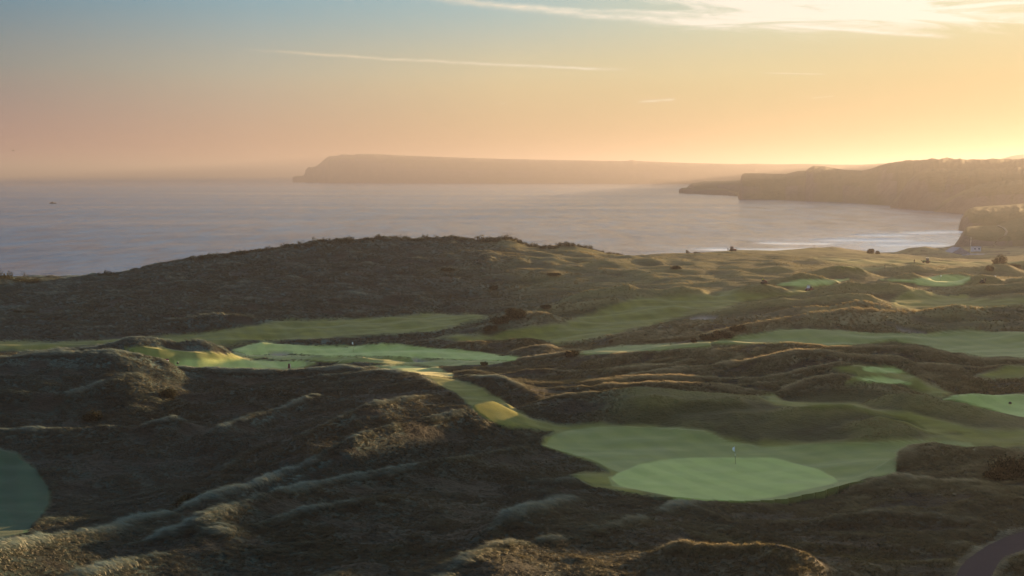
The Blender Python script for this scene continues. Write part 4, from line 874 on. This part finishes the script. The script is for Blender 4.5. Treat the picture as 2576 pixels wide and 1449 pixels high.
# tractor on the skyline
def tractor(loc, rz, label, paint, roofm):
    t = thing('tractor', loc, rz, label, 'tractor', 'greenkeeping vehicles')
    MB().prism([(.15, .75), (1.55, .70), (1.6, 1.15), (1.45, 1.28), (.15, 1.35)], -.38, .38).build('bonnet', paint, t)
    MB().box((.4, 0, .62), (2.2, .5, .3), bev=.05).build('chassis', DARK, t)
    f = MB(); 
    for x in (-.95, .12):
        for y in (-.62, .62): f.box((x, y, 1.75), (.08, .08, 1.15))
    f.box((-.42, 0, 1.12), (1.15, 1.3, .12)); f.build('cab_frame', paint, t)
    MB().box((-.42, 0, 1.76), (1.0, 1.2, 1.04), bev=.02).build('cab_window', GLASS, t)
    MB().box((-.42, 0, 2.38), (1.35, 1.45, .14), bev=.05).build('roof', roofm, t)
    for y in (-.78, .78): wheel(t, -.55, y, .72, .36); wheel(t, 1.25, y * .8, .42, .26)
    for y in (-.78, .78): MB().box((-.55, y, 1.48), (1.1, .4, .07), bev=.02).build('mudguard', paint, t)
    MB().cyl((.9, .2, 1.3), (.9, .2, 1.95), .04).build('exhaust', DARK, t)
    MB().box((2.0, 0, 1.18), (.5, 1.0, .26), bev=.05).box((1.65, 0, 1.0), (.6, .5, .10), ry=R(-25)).build('front_loader', DARK, t)
    MB().box((-1.45, 0, .75), (.5, 1.3, .35), bev=.05, ry=R(-20)).build('rear_implement', DARK, t)
    return t
tractor(on(1843, 632, 494, -.1), R(4), 'hazy tractor with a cab standing on the skyline before the sea', MAROON, MAROON)
person(on(1831, 632, 490), R(20), 'person in dark clothes standing left of the skyline tractor')
tractor(on(2330, 662, 432, 0), R(160), 'green tractor with a pale roof on the far fairway', GREENP, CREAM)
person(on(2226, 676, 400), R(80), 'person in dark clothes standing on the far fairway edge')
person(on(2300, 662, 430), R(200), 'person in dark clothes walking left of the green tractor')
# mower on the far right mound
p1 = on(2471, 711, 322)
t = thing('walk_mower', p1, R(30), 'small dark mower on the mound right of the far right green', 'mower', 'greenkeeping vehicles')
MB().box((0, 0, .45), (1.3, .9, .40), bev=.08).build('chassis', DARK, t); MB().box((.1, 0, .85), (.7, .6, .4), bev=.08, top=.8).build('engine_cover', BLACK, t)
MB().cyl((-.6, 0, .6), (-1.2, 0, 1.2), .03).build('handle', DARK, t); MB().box((-.1, 0, 1.3), (.7, .1, .09), ry=R(25)).build('roll_bar', CREAM, t)
for x in (-.4, .45):
    for y in (-.5, .5): wheel(t, x, y, .26, .2)
person(p1 + Vector((1.1, .4, 0)), R(130), 'person in dark clothes beside the small mower on the right mound')
t = thing('sprinkler_box', on(2503, 697, 345), R(20), 'small pale box on the slope behind the right mower', 'box')
MB().box((0, 0, .2), (.8, .5, .4), bev=.05, top=.85).build('body', CREAM, t); MB().box((0, 0, .42), (.75, .45, .05), bev=.01).build('lid', WHITE, t)
# marker post on the skyline, low walls beside the ridge green
t = thing('marker_post', on(2048, 625, 527), 0, 'short dark post on the skyline dune above the beach', 'post')
MB().cyl((0, 0, -.3), (0, 0, 1.5), .10, .09).build('post', WOOD, t); MB().box((0, 0, 1.55), (.4, .12, .3), bev=.02).build('sign_board', DARK, t)
def low_wall(u0, v0, u1, v1, Y, h_, label):
    a, b_ = on(u0, v0, Y), on(u1, v1, Y); L = (b_ - a).length; c_ = (a + b_) / 2; rz = math.atan2(b_.y - a.y, b_.x - a.x)
    t = thing('low_wall', c_, rz, label, 'wall', 'low walls on the skyline')
    MB().box((0, 0, h_ / 2 - .4), (L, .7, h_ + .8), bev=.04).build('wall', WOOD, t)
    n = max(2, int(L / 2.5))
    for i in range(n): MB().box((-L / 2 + (i + .5) * L / n, 0, h_ + .06), (.25, .8, .14)).build('coping', DARK, t)
low_wall(1727, 640, 1743, 639, 470, .6, 'short low wall on the skyline, left of the longer one')
low_wall(1746, 639, 1785, 636, 475, .5, 'long low wall on the skyline, left of the tractor')

# beach buildings in the haze
def building(u, v, Y, w, d, h_, rz, label, roof='flat', nwin=4, cat='building'):
    a, b_ = ray(u, v); x = a * Y; z = max(gh(x, Y), H + b_ * Y) ; z = H + b_ * Y
    t = thing('beach_building', (x, Y, z), rz, label, cat, 'buildings behind the beach')
    MB().box((0, 0, h_ / 2 - 1.5), (w, d, h_ + 3)).build('wall', RENDER, t)
    if roof == 'flat': MB().box((0, 0, h_ + .12), (w + .5, d + .5, .24), bev=.04).build('roof', ROOF, t)
    else: MB().prism([(-w / 2 - .3, h_ + .003), (w / 2 + .3, h_ + .003), (0, h_ + w * .28)], -d / 2 - .3, d / 2 + .3).build('roof', ROOF, t)
    for i in range(nwin):
        x_ = -w / 2 + (i + .5) * w / nwin
        if i == nwin // 2 and nwin > 2: MB().box((x_, -d / 2 - .02, 1.0), (.95, .08, 2.0), bev=.01).build('door', DARK, t)
        else:
            g = MB().box((x_, -d / 2 - .02, h_ * .58), (1.3, .08, 1.0), bev=.01).build('window', WHITE, t); MB().box((x_, -d / 2 - .06, h_ * .58), (1.1, .04, .8)).build('pane', GLASS, g)
    return t
building(2478, 652, 560, 17.5, 6, 2.6, R(-4), 'long low pale building with a flat roof at the foot of the hill', 'flat', 7)
building(2455, 632, 590, 4.6, 3.4, 2.6, R(-6), 'small pale cabin standing alone on the slope above the long building', 'flat', 2)
building(2405, 650, 575, 13, 7, 2.9, R(12), 'pale gabled building left of the long low one', 'gable', 4)
building(2427, 655, 552, 2.6, 3, 3.0, R(3), 'narrow pale tower-like hut between the two larger buildings', 'flat', 1)
building(2356, 638, 590, 3.0, 2.5, 2.3, R(0), 'tiny pale hut beside the gap to the sea', 'flat', 1)
building(2341, 642, 585, 3.4, 2.6, 1.6, R(25), 'tiny pale shed left of the tiny hut', 'gable', 1)
a, b_ = ray(2441, 634); t = thing('mast', (a * 585, 585, H + b_ * 585), 0, 'tall thin mast rising left of the small cabin', 'mast')
MB().cyl((0, 0, -2), (0, 0, 8.5), .16, .10).build('pole', CREAM, t); MB().box((0, 0, 8.3), (1.2, .1, .1)).build('crossarm', CREAM, t)
# track winding down the hill
def hill_track():
    pts = [(2510, 568), (2526, 575), (2533, 584), (2528, 594), (2512, 603), (2502, 611), (2500, 617), (2512, 623), (2532, 627), (2560, 624), (2600, 618)]
    V = []; dg = bpy.context.evaluated_depsgraph_get()
    hill = bpy.data.objects['grassy_hill']; ho = hill.evaluated_get(dg)
    P_ = []
    for i in range(len(pts) - 1):
        for k in range(6):
            tt = k / 6; P_.append((pts[i][0] + (pts[i + 1][0] - pts[i][0]) * tt, pts[i][1] + (pts[i + 1][1] - pts[i][1]) * tt))
    rows = []
    for u, v in P_:
        a, b = ray(u, v); d = Vector((a, 1, b)).normalized(); ok, loc, nrm, _i = ho.ray_cast(Vector((0, 0, H)), d)
        if ok: rows.append(loc)
    n = len(rows); F = []
    for i, p_ in enumerate(rows):
        dr = (rows[min(i + 1, n - 1)] - rows[max(i - 1, 0)]); s_ = Vector((-dr.y, dr.x, 0)); s_ = s_.normalized() * .7 if s_.length > 1e-6 else Vector((1.1, 0, 0))
        V += [p_ + s_ + Vector((0, 0, .5)), p_ - s_ + Vector((0, 0, .5)), p_ - s_ - Vector((0, 0, 1)), p_ + s_ - Vector((0, 0, 1))]
    for i in range(n - 1):
        for k in range(4): F.append((4 * i + k, 4 * i + (k + 1) % 4, 4 * i + 4 + (k + 1) % 4, 4 * i + 4 + k))
    if n > 3: tag(link(bpy.data.objects.new('track', np_mesh('track', [tuple(v) for v in V], F, simple_mat('sandy_track', (.13, .11, .07), .9), False))), kind='structure')
bpy.context.view_layer.update(); hill_track()

# ------------------------------------------------------------------ shrubs
def leaf_mat(name, c1, c2):
    m, T = material(name); ou = T.node('ShaderNodeOutputMaterial'); n = T.noise(T.node('ShaderNodeNewGeometry').outputs['Position'], 1.7, 4)
    d = T.node('ShaderNodeBsdfDiffuse'); tr = T.node('ShaderNodeBsdfTranslucent'); cl_ = T.mix(T.rng(n, .35, .65), c1, c2); T.put(d.inputs[0], cl_); T.put(tr.inputs[0], cl_)
    mx = T.node('ShaderNodeMixShader'); mx.inputs[0].default_value = .2; T.l.new(d.outputs[0], mx.inputs[1]); T.l.new(tr.outputs[0], mx.inputs[2]); T.l.new(mx.outputs[0], ou.inputs[0]); return m
GORSE = leaf_mat('gorse_leaves', (.018, .018, .010), (.045, .042, .020)); SCRUB = leaf_mat('scrub_leaves', (.020, .022, .012), (.050, .050, .026))
def leaves(cx, cy, cz, rx, ry, rz_, n, size, seed, lobes=7):
    rs = np.random.RandomState(seed); V = []; F = []
    L = [(rs.uniform(-.6, .6) * rx, rs.uniform(-.6, .6) * ry, rs.uniform(.15, .6) * rz_, rs.uniform(.35, .6)) for _ in range(lobes)] + [(0, 0, .3 * rz_, .7)]
    for i in range(n):
        lx, ly, lz, k = L[rs.randint(len(L))]; d = rs.randn(3); d /= np.linalg.norm(d); rr = rs.rand() ** .35
        c_ = np.array([cx + lx + d[0] * rx * k * rr, cy + ly + d[1] * ry * k * rr, cz + max(-.1, lz + d[2] * rz_ * k * rr)])
        a = rs.randn(3); a /= np.linalg.norm(a); b = np.cross(a, rs.randn(3)); b /= np.linalg.norm(b); s = size * rs.uniform(.5, 1.3)
        n0 = len(V); V += [c_ - a * s, c_ + b * s * .6, c_ + a * s, c_ - b * s * .6]; F.append((n0, n0 + 1, n0 + 2, n0 + 3))
    return V, F
def shrub(u, v, Y, rx, ry, h_, label, seed, mat=GORSE, n=900, size=.16, cat='shrub', name='gorse_bush'):
    if 26 <= seed <= 33 or seed in (10, 18, 19): rx, ry, h_ = rx * .65, ry * .65, h_ * .6
    if name == 'beach_tree': rx, ry, h_ = rx * .7, ry * .7, h_ * .75
    loc = on(u, v, Y)
    t = thing(name, loc, 0, label, cat, 'dark bushes on the dunes')
    V, F = leaves(0, 0, 0, rx, ry, h_, n, size, seed)
    link(bpy.data.objects.new('foliage', np_mesh('foliage', V, F, mat, False)), t)
    b = MB(); rs = random.Random(seed)
    for k in range(5):
        a = rs.uniform(0, 6.28); b.cyl((0, 0, -.3), (math.cos(a) * rx * .5, math.sin(a) * ry * .5, h_ * .6), .06, .02, 6)
    b.build('stem', WOOD, t); return t
shrub(486, 1205, 111, 2.6, 1.8, 1.5, 'largest dark bush in the near left hollow', 1, n=2600, size=.13)
shrub(428, 1250, 105, 1.8, 1.2, .8, 'low dark bush just below the largest hollow bush', 2, n=1300, size=.12)
shrub(373, 1200, 112, 1.2, .8, .5, 'flat dark bush left of the largest hollow bush', 3, n=700, size=.12)
shrub(232, 1058, 158, 1.6, 1.2, 1.5, 'round dark bush on the left slope below the long ridge', 4, n=1300, size=.14)
shrub(428, 1000, 168, 2.4, 1.2, 1.7, 'slanting dark bush high on the left slope', 5, n=1700, size=.14)
shrub(2560, 1205, 108, 3.2, 2.0, 2.6, 'tall dark bush at the right edge beside the near mound', 6, n=3600, size=.14)
shrub(2505, 1205, 109, 1.4, 1.0, 1.0, 'low dark bush left of the tall one at the right edge', 16, n=900, size=.13)
shrub(1296, 797, 276, 3.2, 2.4, 2.7, 'tall dark gorse at the top of the middle mound', 7, n=2200, size=.2)
shrub(1262, 812, 271, 3.0, 2.0, 2.0, 'broad gorse sloping left of the tall middle gorse', 8, n=1700, size=.2)
shrub(1234, 829, 266, 2.0, 1.6, 1.3, 'lowest gorse at the left foot of the middle mound', 9, n=900, size=.2)
shrub(1375, 773, 292, 2.6, 1.8, 1.4, 'dark gorse on the low crest right of the middle mound', 10, n=1000, size=.2)
shrub(1856, 832, 240, 2.2, 1.6, 1.7, 'dark gorse at the upper end of the slanting clump by the fairway', 11, n=1300, size=.18)
shrub(1820, 845, 236, 2.4, 1.6, 1.5, 'middle gorse of the slanting clump by the fairway', 12, n=1300, size=.18)
shrub(1783, 852, 233, 2.2, 1.5, 1.4, 'lower gorse of the slanting clump by the fairway', 13, n=1300, size=.18)
shrub(1744, 862, 229, .9, .8, 1.2, 'small round bush at the left end of the slanting clump', 14, n=600, size=.16)
shrub(1437, 893, 218, 1.8, 1.2, 1.2, 'small dark bush on the grassy crest left of centre', 15, n=900, size=.16)
shrub(1218, 918, 219, 1.0, .8, .8, 'tiny bush at the left end of the grassy dunes', 17, n=500, size=.14)
shrub(1537, 862, 252, .9, .8, 1.1, 'tiny bush on the rough left of the bright strip', 18, n=400, size=.15)
shrub(1625, 846, 256, .9, .7, .9, 'tiny bush on the rough below the middle fairway', 19, n=400, size=.15)
shrub(2516, 668, 398, 3.2, 2.4, 4.4, 'large rounded hazy bush near the hill', 20, mat=SCRUB, n=1800, size=.25, name='round_bush')
shrub(2545, 676, 392, 4.6, 2.4, 2.2, 'lower hazy bush spreading right of the large rounded one', 21, mat=SCRUB, n=1500, size=.25, name='round_bush')
shrub(2502, 678, 388, 1.8, 1.6, 1.4, 'small hazy bush left of the large rounded one', 22, mat=SCRUB, n=700, size=.22, name='round_bush')
shrub(2487, 680, 372, 1.8, 1.4, 2.2, 'hazy bush standing on the low mound below the buildings', 23, mat=SCRUB, n=900, size=.2, name='round_bush')
shrub(2189, 638, 545, 3.2, 2.4, 3.4, 'hazy tree on the beach skyline, larger of the pair', 24, mat=SCRUB, n=1100, size=.3, name='beach_tree', cat='tree')
shrub(2208, 639, 545, 2.2, 1.8, 2.6, 'hazy tree on the beach skyline, smaller of the pair', 25, mat=SCRUB, n=900, size=.3, name='beach_tree', cat='tree')
shrub(42, 786, 330, 2.4, 1.8, 1.2, 'low dark bush on the far left dune, left of its twin', 26, mat=SCRUB, n=900, size=.22)
shrub(74, 788, 330, 2.6, 1.8, 1.3, 'low dark bush on the far left dune, right of its twin', 27, mat=SCRUB, n=900, size=.22)
shrub(168, 836, 300, 1.2, 1.0, 1.2, 'small dark bush at the foot of the far left dune', 28, mat=SCRUB, n=500, size=.2)
shrub(437, 803, 318, 1.4, 1.0, 1.6, 'dark bush between the far dune foot and the round mown mound', 29, mat=SCRUB, n=600, size=.2)
shrub(1240, 727, 372, 3.0, 2.0, 2.4, 'dark bush at the foot of the tallest dune', 30, mat=SCRUB, n=900, size=.25)
shrub(1130, 680, 395, 6.0, 3.0, 1.6, 'wide low scrub patch on the face of the tallest dune', 31, mat=SCRUB, n=1500, size=.25)
shrub(1390, 692, 405, 5.0, 3.0, 1.4, 'wide low scrub patch low on the right of the tallest dune', 32, mat=SCRUB, n=1300, size=.25)
shrub(1700, 676, 400, 3.2, 2.0, 2.0, 'reddish hazy bush left of the skyline tractor', 33, mat=SCRUB, n=800, size=.25)
# scrub along the crest of the far dune: one wild mass
def crest_scrub():
    rs = np.random.RandomState(5); V = []; F = []
    us = np.concatenate([np.arange(-60, 92, 3.0), np.arange(240, 290, 4), np.arange(480, 1560, 2.6)])
    for k, u in enumerate(us):
        if u > 0 and rs.rand() < .22: continue
        pts = RIDGES[0][4]; uu = [p_[0] for p_ in pts]; Y = np.interp(u, uu, [p_[2] for p_ in pts]) + rs.uniform(-6, 2)
        x = ray(u, 600)[0] * Y; z = gh(x, Y)
        h_ = rs.uniform(.7, 1.9) * (2.0 if u < 92 else 1.0) * (1 + .5 * math.sin(u / 23) * math.sin(u / 7.3))
        v_, f_ = leaves(x, Y, z - .1, rs.uniform(1.0, 2.2), 1.3, h_, 90, .24, 1000 + k, 3); n0 = len(V); V += v_; F += [tuple(i + n0 for i in f) for f in f_]
    return np.array(V), np.array(F)
cv, cf = crest_scrub()
tag(link(bpy.data.objects.new('crest_scrub', np_mesh('crest_scrub', cv, cf, SCRUB, False))), kind='stuff')

# ------------------------------------------------------------------ boat and bird
Y = H / -ray(133, 512)[1]; a = ray(133, 512)[0]
t = thing('boat', (a * Y, Y, 0.0), R(6), 'small dark boat alone on the sea at the left', 'boat', None, 1.2)
V = []; F = []; ns = 11
for i in range(ns):
    s = i / (ns - 1); x = -4.5 + 9.5 * s; w = 1.5 * (1 - max(0, (s - .55) / .45) ** 2) * (1 if s > .02 else .9); k = .35 * s * s
    V += [(x, -w, 1.0 + k), (x, -w * .7, 0), (x, 0, -.5), (x, w * .7, 0), (x, w, 1.0 + k)]
for i in range(ns - 1):
    for j in range(4): F.append((i * 5 + j, i * 5 + j + 1, i * 5 + 6 + j, i * 5 + 5 + j))
    F.append((i * 5 + 4, i * 5, i * 5 + 5, i * 5 + 9))
F.append((0, 1, 2, 3)); 
link(bpy.data.objects.new('hull', np_mesh('hull', V, F, DARK, False)), t)
MB().box((-.6, 0, 1.9), (2.6, 1.8, 1.7), bev=.12, top=.85).build('cabin', BLACK, t); MB().box((-.6, 0, 2.1), (2.7, 1.6, .5), top=.95).build('window', GLASS, t)
MB().cyl((-1.2, 0, 2.5), (-1.2, 0, 4.6), .07, .04).build('mast', DARK, t); MB().box((-3.4, 0, 1.5), (.9, 2.0, .9), bev=.05).build('stern_gantry', DARK, t)
a, b_ = ray(33, 379); Y = 420
t = tag(bpy.data.objects.new('seabird', None), 'dark seabird flying above the sea at the far left', 'bird'); link(t); t.location = (a * Y, Y, H + b_ * Y); t.rotation_euler = (0, R(12), R(15)); t.scale = (1.15,) * 3
V = []; F = []; n = 12; m = 8                     # one continuous body with tapering neck, head, beak and tail
prof = [(-.36, .02, .0), (-.30, .05, .0), (-.20, .06, .0), (-.08, .09, 0), (.04, .10, .0), (.14, .08, .01), (.20, .055, .02), (.25, .055, .03), (.29, .045, .03), (.32, .02, .025), (.37, .008, .015), (.38, .001, .015)]
for (x, r_, z) in prof:
    for j in range(m): q_ = 2 * math.pi * j / m; V.append((x, math.cos(q_) * r_, z + math.sin(q_) * r_ * .85))
for i in range(len(prof) - 1):
    for j in range(m): F.append((i * m + j, i * m + (j + 1) % m, (i + 1) * m + (j + 1) % m, (i + 1) * m + j))
k0 = len(V)
for sgn in (-1, 1):
    k0 = len(V); W_ = [(0, .05, .03, .12), (.02, .30, .14, .11), (-.03, .52, .15, .08), (-.12, .75, .08, .02)]
    for (x, y, z, c_) in W_: V += [(x + c_, sgn * y, z), (x - c_, sgn * y, z), (x, sgn * y, z + .015)]
    for i in range(3):
        for j in range(3): F.append((k0 + i * 3 + j, k0 + i * 3 + (j + 1) % 3, k0 + i * 3 + 3 + (j + 1) % 3, k0 + i * 3 + 3 + j))
link(bpy.data.objects.new('body', np_mesh('body', V, F, simple_mat('dark_feathers', (.03, .028, .028), .8), True)), t)

# ------------------------------------------------------------------ haze: still, even sea air round everything
mh, T = material('sea_haze'); ou = T.node('ShaderNodeOutputMaterial')
pv_ = T.node('ShaderNodeVolumePrincipled'); pv_.inputs['Color'].default_value = (.32, .312, .335, 1); pv_.inputs['Density'].default_value = HAZE; pv_.inputs['Anisotropy'].default_value = .45
T.l.new(pv_.outputs[0], ou.inputs['Volume'])
hz = MB().box((0, 15000 - 250, 205 / 2 - 7), (57000, 31500, 219)).build('haze', mh); tag(hz, kind='stuff')
